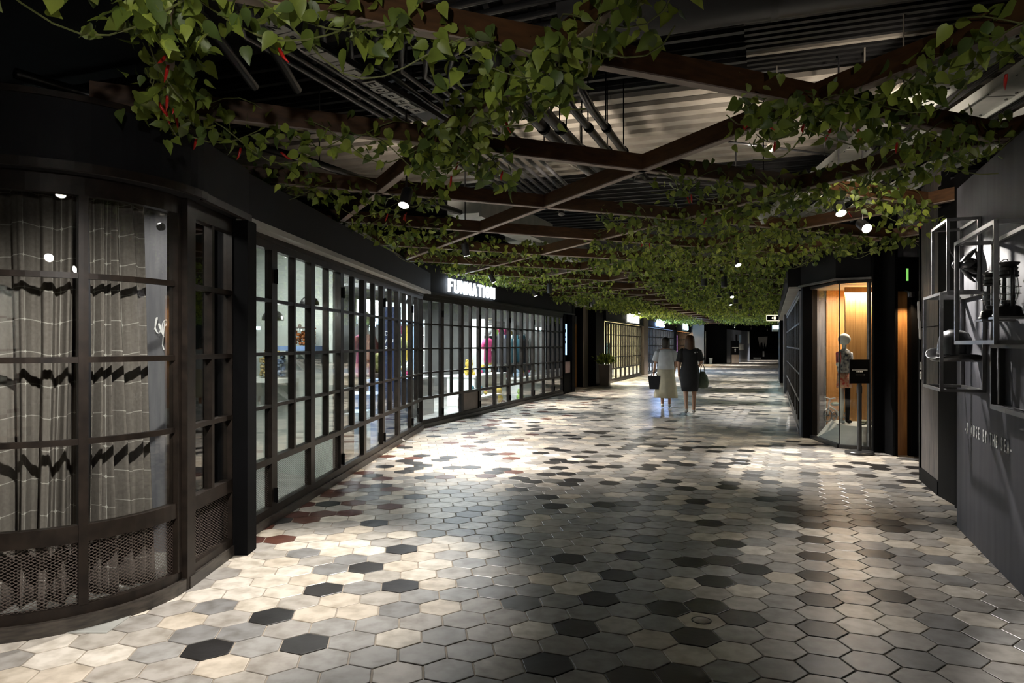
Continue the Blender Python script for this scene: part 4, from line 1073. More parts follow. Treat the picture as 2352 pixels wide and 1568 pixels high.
b = MB(); b.box(4.83, 5.08, 9.60, 9.65, 0, 3.2); b.box(4.955, 4.995, 9.30, 9.60, 0, 3.2); o = b.build('pillar', M['black']); tag(o, 'wide black pillar between display case and service door', 'pillar')

# ------------------------------------------------------------------ glass display case
dc = thing('display_case', 'corner glass display case with warm oak lining', 'display case')
A_, B_, C_ = Vector((4.63, 11.15, 0)), Vector((4.57, 10.03, 0)), Vector((4.88, 9.83, 0))
def wall_seg(b, p, q, th, z0, z1):
    d = (q - p).normalized(); n = Vector((-d.y, d.x, 0)) * th / 2
    return b.prism([tuple((x)[:2]) for x in (p - n, q - n, q + n, p + n)], z0, z1)
for p, q in ((A_, B_), (B_, C_)):
    b = MB(); wall_seg(b, p, q, .008, .05, 2.29); b.build('pane', M['glass'], dc)
b = MB(); wall_seg(b, A_, B_, .07, 0, .05); wall_seg(b, B_, C_, .07, 0, .05); b.build('base_rail', M['satinblack'], dc)
b = MB(); wall_seg(b, A_, B_, .06, 2.29, 2.33); wall_seg(b, B_, C_, .06, 2.29, 2.33); b.build('head_rail', M['satinblack'], dc)
b = MB(); b.tube([(B_.x, B_.y, .05), (B_.x, B_.y, 2.29)], .008, 8); b.build('corner_joint', M['satinblack'], dc)
b = MB(); b.box(4.87, 4.90, 9.80, 9.86, 0, 2.33); b.build('end_post', M['cagesteel'], dc)
b = MB(); b.prism([(4.6, 11.1), (4.58, 10.05), (4.88, 9.86), (6.4, 9.9), (6.4, 11.6), (4.7, 11.6)], 2.30, 2.33); b.build('ceiling_board', M['white'], dc)
for k in range(4):
    b = MB(); b.box(4.99 + .17 * k, 4.99 + .17 * k + .168, 11.40, 11.43, .006, 2.3); b.build('oak_board', M['oak'], dc)
for k in range(5):
    b = MB(); b.box(4.975 + .15 * k, 4.975 + .15 * k + .148, 10.72, 10.75, .006, 2.3); b.build('oak_board', M['oak'], dc)
b = MB(); b.prism([(4.63, 11.3), (4.98, 11.43), (4.98, 11.5), (4.6, 11.5)], 0, 2.3); b.build('side_board', M['plaster'], dc)
b = MB()
lo = [(4.64, 11.02), (4.63, 10.12), (4.87, 9.95), (5.7, 10.0), (5.7, 10.7), (4.98, 10.9)]; hi = [(4.86, 10.95), (4.66, 10.2), (4.88, 10.0), (5.7, 10.05), (5.7, 10.7), (4.98, 10.88)]
n = len(lo); b.add([(*p, .006) for p in lo] + [(*p, .30) for p in hi], [tuple(range(n - 1, -1, -1))[::-1], tuple(range(n, 2 * n))[::-1]] + [(i, n + i, n + (i + 1) % n, (i + 1) % n) for i in range(n)])
o = b.build('display_plinth', M['white']); tag(o, 'white sloping plinth inside the glass display case', 'plinth')
b = MB(); b.prism([(4.05 + .28, 9.63), (4.45, 11.15), (4.60, 11.35), (6.4, 11.4), (6.4, 9.7), (4.86, 9.7), (4.50, 9.98)], 2.33, 2.74)
b = MB(); b.prism([(4.50, 11.2), (4.50, 9.99), (4.86, 9.74), (6.4, 9.74), (6.4, 11.6), (4.7, 11.6)], 2.33, 2.76); o = b.build('fascia_board', M['fascia']); tag(o, 'navy-black faceted fascia above the glass display case', 'fascia')
b = MB(); b.prism([(4.47, 11.22), (4.47, 9.97), (4.85, 9.71), (5.0, 9.71), (5.0, 11.22)], 2.33, 2.36); struct(b.build('trim_23', M['cagesteel']))
b = MB(); b.prism([(4.50, 11.12), (4.55, 11.3), (4.78, 11.25), (4.62, 11.06)], 0, 2.74); o = b.build('pillar', M['black']); tag(o, 'slim black jamb beside the glass display case', 'pillar')
# child mannequin, tricycle and cloth in the case
cm = thing('child_mannequin', 'child mannequin with round white head in a patterned jacket', 'mannequin', (4.82, 10.42, .30), .2)
b = MB(); b.sphere((0, 0, 1.22), .085, 18); b.build('head', M['white'], cm, smooth=True)
b = MB(); b.tube([(0, 0, 1.05), (0, 0, 1.16)], .03, 10); b.build('neck', M['white'], cm)
jack = mat('patterned_jacket', (.02, .03, .07), (.62, .60, .56), rough=.7, scale=22)
shrt = mat('red_pattern_cloth', (.55, .03, .02), (.70, .55, .35), rough=.7, scale=24)
b = MB(); b.lathe([(.09, .72), (.11, .78), (.10, .90), (.115, 1.0), (.08, 1.06), (.035, 1.08)], 18, sy=.65); b.build('jacket', jack, cm, smooth=True)
b = MB(); b.tube([(-.09, 0, 1.02), (-.13, -.05, .92), (-.17, -.10, .87)], [.042, .036, .03], 10); b.build('sleeve', M['coral'], cm, smooth=True)
b = MB(); b.tube([(.09, 0, 1.02), (.12, .02, .9), (.11, -.02, .80)], [.042, .036, .03], 10); b.build('sleeve', jack, cm, smooth=True)
b = MB(); b.sphere((-.19, -.12, .86), .03, 10); b.build('hand', M['white'], cm, smooth=True)
b = MB(); b.lathe([(.12, .52), (.115, .6), (.10, .73)], 18, sy=.7); b.build('shorts', shrt, cm, smooth=True)
for s in (-1, 1):
    b = MB(); b.tube([(s * .05, 0, .58), (s * .05, -.01, .3), (s * .05, 0, .03)], [.04, .034, .026], 10); b.sphere((s * .05, -.03, .03), .035, 10, sy=1.7, sz=.7); b.build('leg', M['white'] if s < 0 else M['black'], cm, smooth=True)
tc = thing('toy_tricycle', 'small chrome tricycle with dark green seat in the case', 'tricycle', (4.70, 10.62, .30), .5)
def wheel(r, c):
    b = MB(); b.tube([(c[0] + r * math.cos(a), c[1], c[2] + r * math.sin(a)) for a in np.linspace(0, 2 * PI, 25)], .012, 8); b.tube([(c[0], c[1] - .03, c[2]), (c[0], c[1] + .03, c[2])], .014, 8)
    for a in np.linspace(0, PI, 4)[:-1]: b.tube([(c[0] - r * math.cos(a), c[1], c[2] - r * math.sin(a)), (c[0] + r * math.cos(a), c[1], c[2] + r * math.sin(a))], .004, 5)
    b.build('wheel', M['cagesteel'], tc)
wheel(.09, (-.05, 0, .10)); wheel(.06, (.2, -.08, .07)); wheel(.06, (.2, .08, .07))
b = MB(); b.tube([(-.05, 0, .10), (-.02, 0, .28), (0, 0, .34)], .012, 8); b.tube([(-.02, 0, .24), (.18, 0, .14), (.2, 0, .08)], .012, 8); b.tube([(0, -.09, .36), (0, 0, .34), (0, .09, .36)], .009, 8); b.build('frame', M['white'], tc)
b = MB(); b.sphere((.12, 0, .26), .06, 12, sx=1.3, sz=.5); b.build('seat', mat('dark_green_seat', (.02, .09, .05), rough=.5), tc, smooth=True)
fc = mat('olive_print_cloth', (.20, .20, .13), (.50, .50, .40), rough=.8, scale=26)
b = MB(); rr = random.Random(4)
for i in range(7): b.sphere((4.98 + .055 * i, 10.25 + .04 * math.sin(i * 2), .335 + .02 * rr.random()), .055, 10, sz=.6)
o = b.build('folded_cloth', fc, smooth=True); tag(o, 'crumpled olive print cloth lying on the white plinth', 'cloth')
# sign stand
sd = thing('sign_stand', 'black free-standing sign post with square board by the display case', 'sign', (4.595, 9.50, 0))
b = MB(); b.lathe([(.178, 0), (.18, .006), (.18, .028), (.172, .036), (.03, .042)], 36); b.build('base', M['satinblack'], sd, angle=.5)
b = MB(); b.tube([(0, 0, .04), (0, 0, .93)], .028, 16); b.tube([(0, 0, .80), (0, 0, .90)], .034, 16); b.build('post', M['satinblack'], sd, angle=.5)
b = MB(); b.box(-.13, .13, -.012, .012, .93, 1.245); b.build('board', M['black'], sd)
b = MB(); rr = random.Random(2); x = -.105
while x < .1:
    w_ = rr.uniform(.006, .013); b.box(x, x + w_, -.0135, -.012, 1.105, 1.113); x += w_ + .003
b.build('small_print', M['text'], sd)
b = MB(); [b.box(-.045 + .022 * i, -.045 + .022 * i + .017, -.0135, -.012, 1.078, 1.094) for i in range(4)]; b.build('small_print', M['text'], sd)
b = MB(); b.box(-.06, .055, -.0135, -.012, 1.043, 1.047); b.prism([(.05, -.0135), (.06, -.0135), (.06, -.012), (.05, -.012)], 1.039, 1.051); b.build('arrow', M['textdim'], sd)

# ------------------------------------------------------------------ right shop row
def rblk(b, t0, t1, o0, o1, z0, z1):
    return b.prism([tuple((RR(t) + N2 * o)[:2]) for t, o in ((t0, o0), (t1, o0), (t1, o1), (t0, o1))], z0, z1)
b = MB(); rblk(b, .3, 20.2, -.06, .22, 2.36, 2.72); o = b.build('fascia_board', M['fascia']); tag(o, 'long dark fascia of the grey shop past the display case', 'fascia')
b = MB(); rblk(b, .3, 20.2, -.1, .20, 2.33, 2.36); struct(b.build('trim_24', M['greywall']))
b = MB(); rblk(b, .5, 10.95, -.05, .05, 0, .07); struct(b.build('trim_25', M['kerb']))
b = MB(); rblk(b, .5, 10.95, -.04, .04, 2.27, 2.33); struct(b.build('trim_26', M['steel']))
b = MB(); rblk(b, 10.95, 12.6, -.5, .1, 0, 2.36); struct(b.build('wall_right_pier', M['plaster']))
b = MB(); rblk(b, 16.6, 20.4, -.5, .16, 0, 2.36); struct(b.build('wall_right_pier_far', M['black']))
b = MB(); rblk(b, 12.6, 16.6, -.5, -.1, 0, 2.36); struct(b.build('wall_right_middle', M['plaster']))
b = MB(); rblk(b, 20.4, 60, -.6, -.2, 0, 2.9); struct(b.build('wall_right_far', M['black']))
b = MB(); rblk(b, .3, 11, -2.6, -2.5, 0, 2.7); struct(b.build('wall_grey_shop', M['greywall']))
b = MB(); rblk(b, .3, 11, -2.6, -.05, 2.70, 2.76); struct(b.build('ceiling_grey_shop', M['white']))
b = MB(); rblk(b, 10.9, 11, -2.6, -.05, 0, 2.7); struct(b.build('wall_grey_shop_end', M['greywall']))
b = MB(); rblk(b, .3, 11, -2.6, -.05, 0, .006); struct(b.build('floor_grey_shop', M['shopfloor']))

# ------------------------------------------------------------------ far end
b = MB(); b.prism([(13.2, 53.2), (15.9, 53.2), (15.9, 53.5), (13.2, 53.5)], 0, 2.9); struct(b.build('wall_far_dark', M['black']))
b = MB(); b.prism([(13.1, 52.0), (13.9, 52.0), (13.9, 53.4), (13.1, 53.4)], 0, 2.9); struct(b.build('wall_far_pier', M['panelgrey']))
b = MB(); b.prism([(15.9, 53.2), (20.6, 62.3), (20.3, 62.5), (15.6, 53.4)], 0, 2.55); fw = struct(b.build('wall_far_panel', M['panelgrey']))
dvf = Vector((4.7, 9.1, 0)).normalized(); nf = Vector((dvf.y, -dvf.x, 0))
def fpt(t, o): q = Vector((15.9, 53.2, 0)) + dvf * t + nf * o; return q
def fblk(b, t0, t1, o0, o1, z0, z1): return b.prism([tuple(fpt(t, o)[:2]) for t, o in ((t0, o0), (t1, o0), (t1, o1), (t0, o1))], z0, z1)
for t0, t1, z0, z1, m, lb_ in ((3.6, 4.3, 1.5, 2.2, 'black', 'narrow black poster'), (5.2, 6.0, 1.55, 2.2, 'skyb', 'narrow pale poster'), (5.0, 7.2, .95, 1.45, 'white', 'wide pale poster'), (9.3, 9.9, 1.5, 2.5, 'white', 'tall pale poster at the corner')):
    b = MB(); fblk(b, t0, t1, .0, .02, z0, z1); fblk(b, t0 + .04, t1 - .04, .02, .024, z0 + .04, z1 - .04); o = b.build('wall_poster', M[m]); tag(o, f'{lb_} on the distant blue-grey wall', 'poster')
b = MB(); b.box(21.2, 31, 66.5, 66.7, 0, 3.4); struct(b.build('wall_far_mural', M['black']))
mu = thing('wall_mural', 'pale dripping paint shape on the black end wall', 'mural')
b = MB(); X0 = 22.75
b.add([(X0 + x_, 66.48, z_) for x_, z_ in ((0, 2.1), (.9, 2.15), (.85, 1.7), (.75, 1.15), (.62, 1.65), (.5, 1.0), (.42, 1.6), (.25, 1.55), (.2, 1.1), (.08, 1.7))] +
      [(X0 + x_, 66.50, z_) for x_, z_ in ((0, 2.1), (.9, 2.15), (.85, 1.7), (.75, 1.15), (.62, 1.65), (.5, 1.0), (.42, 1.6), (.25, 1.55), (.2, 1.1), (.08, 1.7))],
      [tuple(range(10)), tuple(range(19, 9, -1))] + [(i, 10 + i, 10 + (i + 1) % 10, (i + 1) % 10) for i in range(10)])
b.build('splash', M['greywall'], mu)
b = MB(); b.box(X0 + .45, X0 + .6, 66.48, 66.5, .3, .8); b.box(X0 - .4, X0 + .3, 66.48, 66.5, .12, .2); b.build('brush_mark', M['greywall'], mu)
tp = thing('totem_sign', 'black totem sign with white arrow in front of the blue-grey wall', 'sign', (16.0, 51.6, 0))
b = MB(); b.box(-.27, .27, -.1, .1, .05, 1.7); b.build('body', M['black'], tp)
b = MB(); b.box(-.32, .32, -.14, .14, 0, .05); b.build('base', M['pot'], tp)
b = MB(); b.box(-.22, .22, -.105, -.1, 1.2, 1.225); b.box(-.025, .025, -.105, -.1, .88, 1.05); b.add([(-.07, -.103, 1.03), (.07, -.103, 1.03), (0, -.103, 1.13)], [(0, 1, 2)]); b.build('arrow', M['text'], tp)
b = MB(); b.box(-.25, .25, -.106, -.1, .1, .7); b.build('picture', M['walnut'], tp)
b = MB(); b.tube([(14.25, 52.9, .0), (14.25, 52.9, 2.4)], .03, 8); o = b.build('white_conduit', M['white']); tag(o, 'thin white vertical conduit by the dark far recess', 'conduit')
b = MB(); b.lathe([(.11, 0), (.14, .42), (.15, .45), (.12, .45), (.1, .4)], 14, (14.55, 52.6, 0)); o = b.build('waste_bin', M['white']); tag(o, 'small white bin at the far dark recess', 'bin')
es = thing('hanging_exit_sign', 'black hanging exit sign with gold border and arrow', 'sign', (9.83, 27.0, 2.33))
b = MB(); b.box(-.26, .26, -.03, .03, 0, .20); b.build('case', M['black'], es)
b = MB()
for x0, x1, z0, z1 in ((-.27, .27, -.012, .004), (-.27, .27, .196, .212), (-.275, -.26, 0, .2), (.26, .275, 0, .2)): b.box(x0, x1, -.034, -.02, z0, z1)
b.build('border', M['exitgold'], es)
b = MB(); b.add([(-.09, -.032, .10), (-.04, -.032, .14), (-.04, -.032, .06)], [(0, 2, 1)]); b.box(-.04, -.02, -.034, -.031, .085, .115); b.box(0, .025, -.034, -.031, .05, .15); b.box(.03, .055, -.034, -.031, .05, .15); b.box(.0, .055, -.034, -.031, .09, .11); b.box(.07, .085, -.034, -.031, .05, .12); b.sphere((.078, -.032, .14), .012, 6); b.build('symbol', M['exitgold'], es)
b = MB(); b.tube([(0, 0, .2), (0, 0, .6)], .01, 6); b.build('hanger', M['black'], es)
bs = thing('small_wall_sign', 'small blue-white lit sign under the far canopy', 'sign', (12.6, 34.2, 2.05))
b = MB(); b.box(-.22, .22, -.02, .02, 0, .3); b.build('case', M['white'], bs)
b = MB(); b.box(-.19, .19, -.025, -.02, .12, .28); b.build('lens', M['signTeal'], bs)
b = MB(); b.tube([(0, 0, .3), (0, 0, .7)], .01, 6); b.build('hanger', M['black'], bs)

# ------------------------------------------------------------------ services above the trellis
U2 = -N2
def CP(s_, t, z): q = D2 * s_ + U2 * t; return (q.x, q.y, z)        # s along the arcade, t across it
# steel deck: ribs running across
for k in range(34):
    s_ = 5.6 + k * .33
    bright = 7.3 < s_ < 10.6  # lit band gets pale steel, unlit ribs a dark one: light put into colour
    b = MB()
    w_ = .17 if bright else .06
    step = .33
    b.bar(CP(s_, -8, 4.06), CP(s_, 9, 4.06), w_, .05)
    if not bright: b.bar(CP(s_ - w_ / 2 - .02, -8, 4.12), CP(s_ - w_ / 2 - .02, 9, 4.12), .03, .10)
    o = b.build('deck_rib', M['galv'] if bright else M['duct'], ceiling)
for k in range(22):
    s_ = 4.6 + k * .11
    b = MB(); b.bar(CP(s_, -.2, 3.98), CP(s_, 7.5, 3.98), .05, .05); b.build('deck_slat', M['duct'] if not (k % 9 == 0) else M['galv'], ceiling)
b = MB()
for k in range(11): b.bar(CP(5.0 + k * .11, 3.1, 3.95), CP(5.0 + k * .11, 4.6, 3.95), .06, .03)
b.bar(CP(4.9, 3.1, 3.96), CP(6.3, 3.1, 3.96), .03, .06); b.bar(CP(4.9, 4.6, 3.96), CP(6.3, 4.6, 3.96), .03, .06)
o = b.build('louvre_panel', M['galv']); tag(o, 'pale ribbed louvre panel set in the dark ceiling', 'louvre')
dt = thing('round_duct', 'large black round ventilation duct crossing the ceiling', 'duct')
b = MB(); b.tube([CP(4.35, -1.2, 3.62), CP(4.35, 9, 3.62)], .30, 28); b.build('pipe', M['duct'], dt, angle=.6)
for t in (0, 1.8, 3.6, 5.4):
    b = MB(); b.tube([CP(4.35, t, 3.62), CP(4.35, t + .04, 3.62)], .312, 28); b.build('joint_ring', M['duct'], dt, angle=.6)
# insulated pipes with a bend
for k in range(4):
    shiny = k >= 2
    t0 = -1.95 + k * .16 + (.1 if shiny else 0); z = 3.42 - .02 * k
    path = [CP(4.7, t0 - .05, z + .5), CP(5.0, t0 - .04, z + .3), CP(5.35, t0 - .01, z + .06), CP(5.7, t0, z), CP(6.3, t0, z), CP(7.6, t0 + .02, z - .03), CP(8.2, t0 + .03, z - .02)]
    r_ = .05 if not shiny else .035
    root = thing('ceiling_pipe', f'{ORD[k]} of four bent {"shiny" if shiny else "matt"} black ceiling pipes', 'pipe')
    b = MB(); b.tube(path, r_, 14); b.build('run', M['satinblack'] if shiny else M['pipe'], root, smooth=True)
    for s_ in (6.2, 7.0):
        b = MB(); q = CP(s_, t0 + .01, z - .01); q2 = CP(s_ + .05, t0 + .01, z - .01); b.tube([q, q2], r_ + .008, 14); b.tube([(q[0], q[1], z + r_), (q[0], q[1], 4.2)], .006, 6); b.build('clamp', M['black'], root)
# conduits on the left
rr = random.Random(9)
for k in range(9):
    t0 = -3.3 + .13 * k; z = 3.55 - .012 * k
    path = [CP(3.2 + .12 * k, t0 + 2.6, z), CP(3.4 + .12 * k, t0 + .5, z), CP(3.55 + .12 * k, t0 + .2, z - .01), CP(3.9 + .12 * k, t0, z - .05), CP(6.5, t0, z - .05), CP(9.5, t0 - .2, z)]
    b = MB(); b.tube(path, .022, 8); o = b.build('conduit', M['satinblack'], smooth=True); tag(o, f'{ORD[k]} black conduit in the bank above the curtained bay', 'conduit', 'bank of black conduits')
for k, (s0, t0, s1, t1, z, r_) in enumerate([(2.2, -2.6, 4.0, -3.3, 3.2, .03), (2.3, -2.35, 4.2, -3.1, 3.22, .03), (3.0, -4.2, 8, -3.55, 3.05, .035), (8.2, -1.5, 9.8, .6, 3.4, .03), (8.4, -1.5, 10.0, .6, 3.38, .03), (7.6, -.4, 9.4, 1.4, 3.5, .012), (10.5, -3, 12.5, 1, 3.5, .04), (11.5, 1, 12, 5, 3.4, .06), (9.5, 1.5, 9.9, 5.5, 3.3, .05)]):
    b = MB(); b.tube([CP(s0, t0, z), CP((s0 + s1) / 2, (t0 + t1) / 2 + .05, z + .02), CP(s1, t1, z)], r_, 8); q = CP((s0 + s1) / 2, (t0 + t1) / 2 + .05, z); b.tube([q, (q[0], q[1], 4.24)], .006, 6); o = b.build('conduit', M['satinblack'], smooth=True); tag(o, f'{ORD[k]} loose black conduit hanging above the trellis', 'conduit', 'loose conduits above the trellis')
# labelled tray
lt = thing('labelled_cable_tray', 'narrow cable tray with pale lettered plates on its underside', 'cable tray')
ta = Vector((-1.42, 4.10, 3.32)); tb = Vector((-.70, 5.80, 3.32)); td = (tb - ta).normalized(); tn = Vector((td.y, -td.x, 0))
b = MB(); b.bar(ta - td * .4, tb + td * .4, .14, .04); b.build('tray', M['duct'], lt)
LETTERS = ['N', 'E', 'ELV', '', 'T', 'n', None, 'IT', 'C', 'n', 'n', 'n', 'n']
pos = 0.02
for j, L in enumerate(LETTERS):
    if L is None: pos += .06; continue
    ln = .158 if j < 6 else .125
    a = ta + td * pos; c = ta + td * (pos + ln - .012); pos += ln
    b = MB(); wv = .012 * math.sin(j * 2.1); b.bar(a - Vector((0, 0, .026)) + tn * wv, c - Vector((0, 0, .026)) + tn * wv, .125 if j < 6 else .105, .006, up=(0, 0, 1)); pt = b.build('label_plate', M['plate'], lt)
    if L:
        mid = (a + c) / 2 + tn * wv
        ct_ = text('letter', L, .085 if len(L) < 3 else .06, M['ink'], pt, (mid.x, mid.y, mid.z - .031), (0, 0, 0), .001, .002)
        ct_.rotation_euler = Matrix(((tn.x, -td.x, 0), (tn.y, -td.y, 0), (0, 0, -1))).to_euler()
# perforated hanger struts
def strut(label, a, c):
    root = thing('perforated_strut', label, 'strut')
    a, c = Vector(a), Vector(c); d = (c - a); n = int(d.length / .06)
    b = MB(); up = Vector((0, 0, 1)); side = d.normalized().cross(up).normalized()
    for s in (-1, 1): b.bar(a + side * .022 * s, c + side * .022 * s, .016, .03)
    for i in range(n + 1): q = a + d * (i / n); b.bar(q - d.normalized() * .012, q + d.normalized() * .012, .03, .028)
    b.build('channel', M['galv'], root)
    for q in (a, c):
        b = MB(); b.tube([q, q + Vector((0, 0, 4.2 - q.z))], .007, 6); b.build('rod', M['galv'], root)
strut('perforated steel strut hanging before the bright deck, farther one', CP(6.15, .95, 3.42), CP(6.75, .75, 3.42))
strut('perforated steel strut hanging before the bright deck, lower one', CP(6.9, .05, 3.40), CP(7.7, -.02, 3.40))
strut('perforated steel strut beside the bent black pipes', CP(6.6, -2.05, 3.36), CP(7.6, -1.95, 3.36))
# pale trays over the right side
for k in range(3):
    root = thing('ceiling_cable_tray', f'{ORD[k]} pale steel cable tray running over the box frames', 'cable tray')
    x0 = 2.95 + .50 * k; a = Vector((x0, 4.3, 3.32 - .03 * k)); c = Vector((x0 + .85, 10.5, 3.32 - .03 * k)); d = (c - a).normalized(); sd_ = Vector((d.y, -d.x, 0))
    for j in range(12):
        p = a + d * (j * .52); b = MB(); b.bar(p, p + d * .50, .26, .012); b.build('plate', M['galvgrey'], root)
        b = MB()
        for s in (-.1, .1):
            for e in (.06, .44): q = p + d * e + sd_ * s; b.tube([(q.x, q.y, q.z - .006), (q.x, q.y, q.z - .014)], .012, 6)
        b.build('bolt', M['duct'], root)
    for s in (-1, 1):
        b = MB(); b.bar(a + sd_ * .14 * s, c + sd_ * .14 * s, .012, .07); b.build('side_rail', M['galvgrey'], root)
    b = MB()
    for j in range(5): b.bar(a + sd_ * (.19 + .022 * j), c + sd_ * (.19 + .022 * j), .008, .02)
    b.build('cables', M['duct'], root)
# smoke detector and small white ceiling speaker
pd = thing('ceiling_speaker', 'small white cone-shaped ceiling fitting among the leaves', 'fitting', (2.45, 7.0, 2.62))
b = MB(); b.lathe([(.02, 0), (.03, .03), (.07, .09), (.075, .10), (.07, .105)], 20); b.build('cone', M['white'], pd, angle=.6)
b = MB(); b.tube([(0, 0, .1), (0, 0, 1.5)], .006, 6); b.build('rod', M['black'], pd)
# lit pale ducts far left above the shops
for k, (s0, t0, s1) in enumerate([(8.6, -4.0, 11.5), (11.2, -4.15, 14.5)]):
    b = MB(); b.prism([CP(s0, t0, 0)[:2], CP(s1, t0 + .1, 0)[:2], CP(s1, t0 + .55, 0)[:2], CP(s0, t0 + .45, 0)[:2]], 3.15, 3.4); b.prism([CP(s0, t0 + .45, 0)[:2], CP(s1, t0 + .55, 0)[:2], CP(s1, t0 + .58, 0)[:2], CP(s0, t0 + .48, 0)[:2]], 3.10, 3.45)
    o = b.build('flat_duct', M['galvgrey']); tag(o, f'{ORD[k]} pale flat duct above the trellis on the shop side', 'duct')

# ------------------------------------------------------------------ trellis of brown beams
BZ0, BZ1 = 2.75, 2.865
def clip_line(f, lo, hi, n=600):
    """sample a plan line, keep the part inside the arcade"""
    ins = []
    for i in range(n + 1):
        q = lo + (hi - lo) * i / n; x, y = f(q)
        if 1.2 < y < 46 and left_x(y) - .35 < x < right_x(y) + .25: ins.append(q)
    return (min(ins), max(ins)) if ins else None
beams = []
def add_beam(kind, k, f, lo, hi):
    r = clip_line(f, lo, hi)
    if not r: return
    a, c = f(r[0]), f(r[1])
    if math.hypot(c[0] - a[0], c[1] - a[1]) < .5: return
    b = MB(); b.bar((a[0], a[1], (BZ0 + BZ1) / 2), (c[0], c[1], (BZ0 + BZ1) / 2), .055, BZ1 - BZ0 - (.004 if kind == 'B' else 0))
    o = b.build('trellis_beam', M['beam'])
    b = MB(); b.bar((a[0], a[1], BZ0 - .004), (c[0], c[1], BZ0 - .004), .058, .008); b.build('edge_strip', M['beamlow'], o)  # pale underside strip: light bounced off the floor, put into its colour
    beams.append((kind, k, f, r, o))
for k in range(26): add_beam('A', k, lambda x, k=k: (x, 1.41 + .46 * x + 1.76 * k), -4, 20)
for j in range(-2, 22): add_beam('B', j, lambda y, j=j: (1.70 - .461 * y + 1.76 * j, y), 1.0, 46)
for kk in 'AB':
    bl = [x for x in beams if x[0] == kk]
    for n_, x in enumerate(bl):
        tag(x[4], (f'{ORD[n_]} brown overhead beam running across the arcade' if kk == 'A' else f'{ORD[n_]} brown overhead beam slanting away from the camera side'), 'beam', 'brown trellis beams')

# ------------------------------------------------------------------ vines
_sp = [(0, .04, 0), (0, .26, .0), (0, .50, -.005), (0, .78, -.035), (0, 1.08, -.11)]
_ed = [(.14, .0, .03), (.29, .12, .085), (.36, .30, .105), (.31, .52, .085), (.17, .76, .02)]
LV = np.array(_sp + _ed + [(-x, y, z) for x, y, z in _ed], float)
_hf = [(0, 5, 6), (0, 6, 1), (1, 6, 7), (1, 7, 2), (2, 7, 8), (2, 8, 3), (3, 8, 9), (3, 9, 4)]
LF = _hf + [tuple(q + 5 if q > 4 else q for q in f)[::-1] for f in _hf]
LV2 = np.array([(0, 0, 0), (.36, .36, .07), (0, 1.0, -.05), (-.36, .36, .07)], float); LF2 = [(0, 1, 2), (0, 2, 3)]
GREENS = np.array([(.16, .225, .040), (.225, .30, .052), (.30, .385, .064), (.38, .47, .08), (.115, .175, .045)])
leaf_meshes = []
for gi in range(5):
    b = MB(); b.add([tuple(v) for v in LV], LF); me_ = b.mesh('leaf', M['leaf'], True); set_tint(me_, [(*GREENS[gi], 1)] * len(LV)); leaf_meshes.append(me_)
def leaf_frames(n, a, c, spread, droop, size, lo_z=2.60, hi_z=2.90):
    """positions and axes for n leaves along a->c"""
    t = rng.random(n); a = np.array(a); c = np.array(c); d = (c - a); L = np.linalg.norm(d); d = d / L
    side = np.array([d[1], -d[0], 0])
    pos = a + np.outer(t * L, d) + np.outer(rng.normal(0, spread, n), side)
    # clumps: thick and thin places along the stem
    z = lo_z + (hi_z - lo_z) * rng.beta(1.7, 1.6, n) - droop * np.maximum(0, np.sin(t * L * 4.3 + a[0] * 7)) * rng.random(n) * .55
    pos[:, 2] = z
    # tip direction mostly down and outwards
    tip = rng.normal(0, 1, (n, 3)); tip[:, 2] = -np.abs(tip[:, 2]) * 1.1 - .25; tip /= np.linalg.norm(tip, axis=1)[:, None]
    nr = rng.normal(0, 1, (n, 3)); nr[:, 1] -= .9; nr[:, 2] -= .2
    nr -= tip * (nr * tip).sum(1)[:, None]; nr /= np.linalg.norm(nr, axis=1)[:, None]
    xs = np.cross(tip, nr)
    sz = size * rng.uniform(.65, 1.25, n)
    return pos, xs, tip, nr, sz
def merged_leaves(fr, simple):
    pos, xs, tip, nr, sz = fr; lv, lf = (LV2, LF2) if simple else (LV, LF); n = len(pos); k = len(lv)
    V = pos[:, None, :] + sz[:, None, None] * (lv[None, :, 0:1] * xs[:, None, :] + lv[None, :, 1:2] * tip[:, None, :] + lv[None, :, 2:3] * nr[:, None, :])
    me = bpy.data.meshes.new('foliage')
    nf = len(lf); nl = n * nf * 3
    me.vertices.add(n * k); me.vertices.foreach_set('co', V.reshape(-1).astype(np.float32))
    idx = (np.array(lf)[None] + (np.arange(n) * k)[:, None, None]).reshape(-1)
    me.loops.add(nl); me.loops.foreach_set('vertex_index', idx.astype(np.int32))
    me.polygons.add(n * nf); me.polygons.foreach_set('loop_start', np.arange(0, nl, 3, dtype=np.int32))
    me.update(calc_edges=True); me.validate()
    me.polygons.foreach_set('use_smooth', [True] * (n * nf))
    me.materials.append(M['leaf'])
    g = GREENS[rng.integers(0, 5, n)] * rng.uniform(.85, 1.3, (n, 1))
    set_tint(me, np.repeat(np.concatenate([g, np.ones((n, 1))], 1), k, 0))
    return me
chm = MB(); chm.tube([(0, 0, 0), (.004, 0, -.025), (.010, 0, -.05), (.020, 0, -.072)], [.006, .008, .006, .001], 7); chilli_mesh = chm.mesh('chilli', M['chilli'], True)
chf = {}
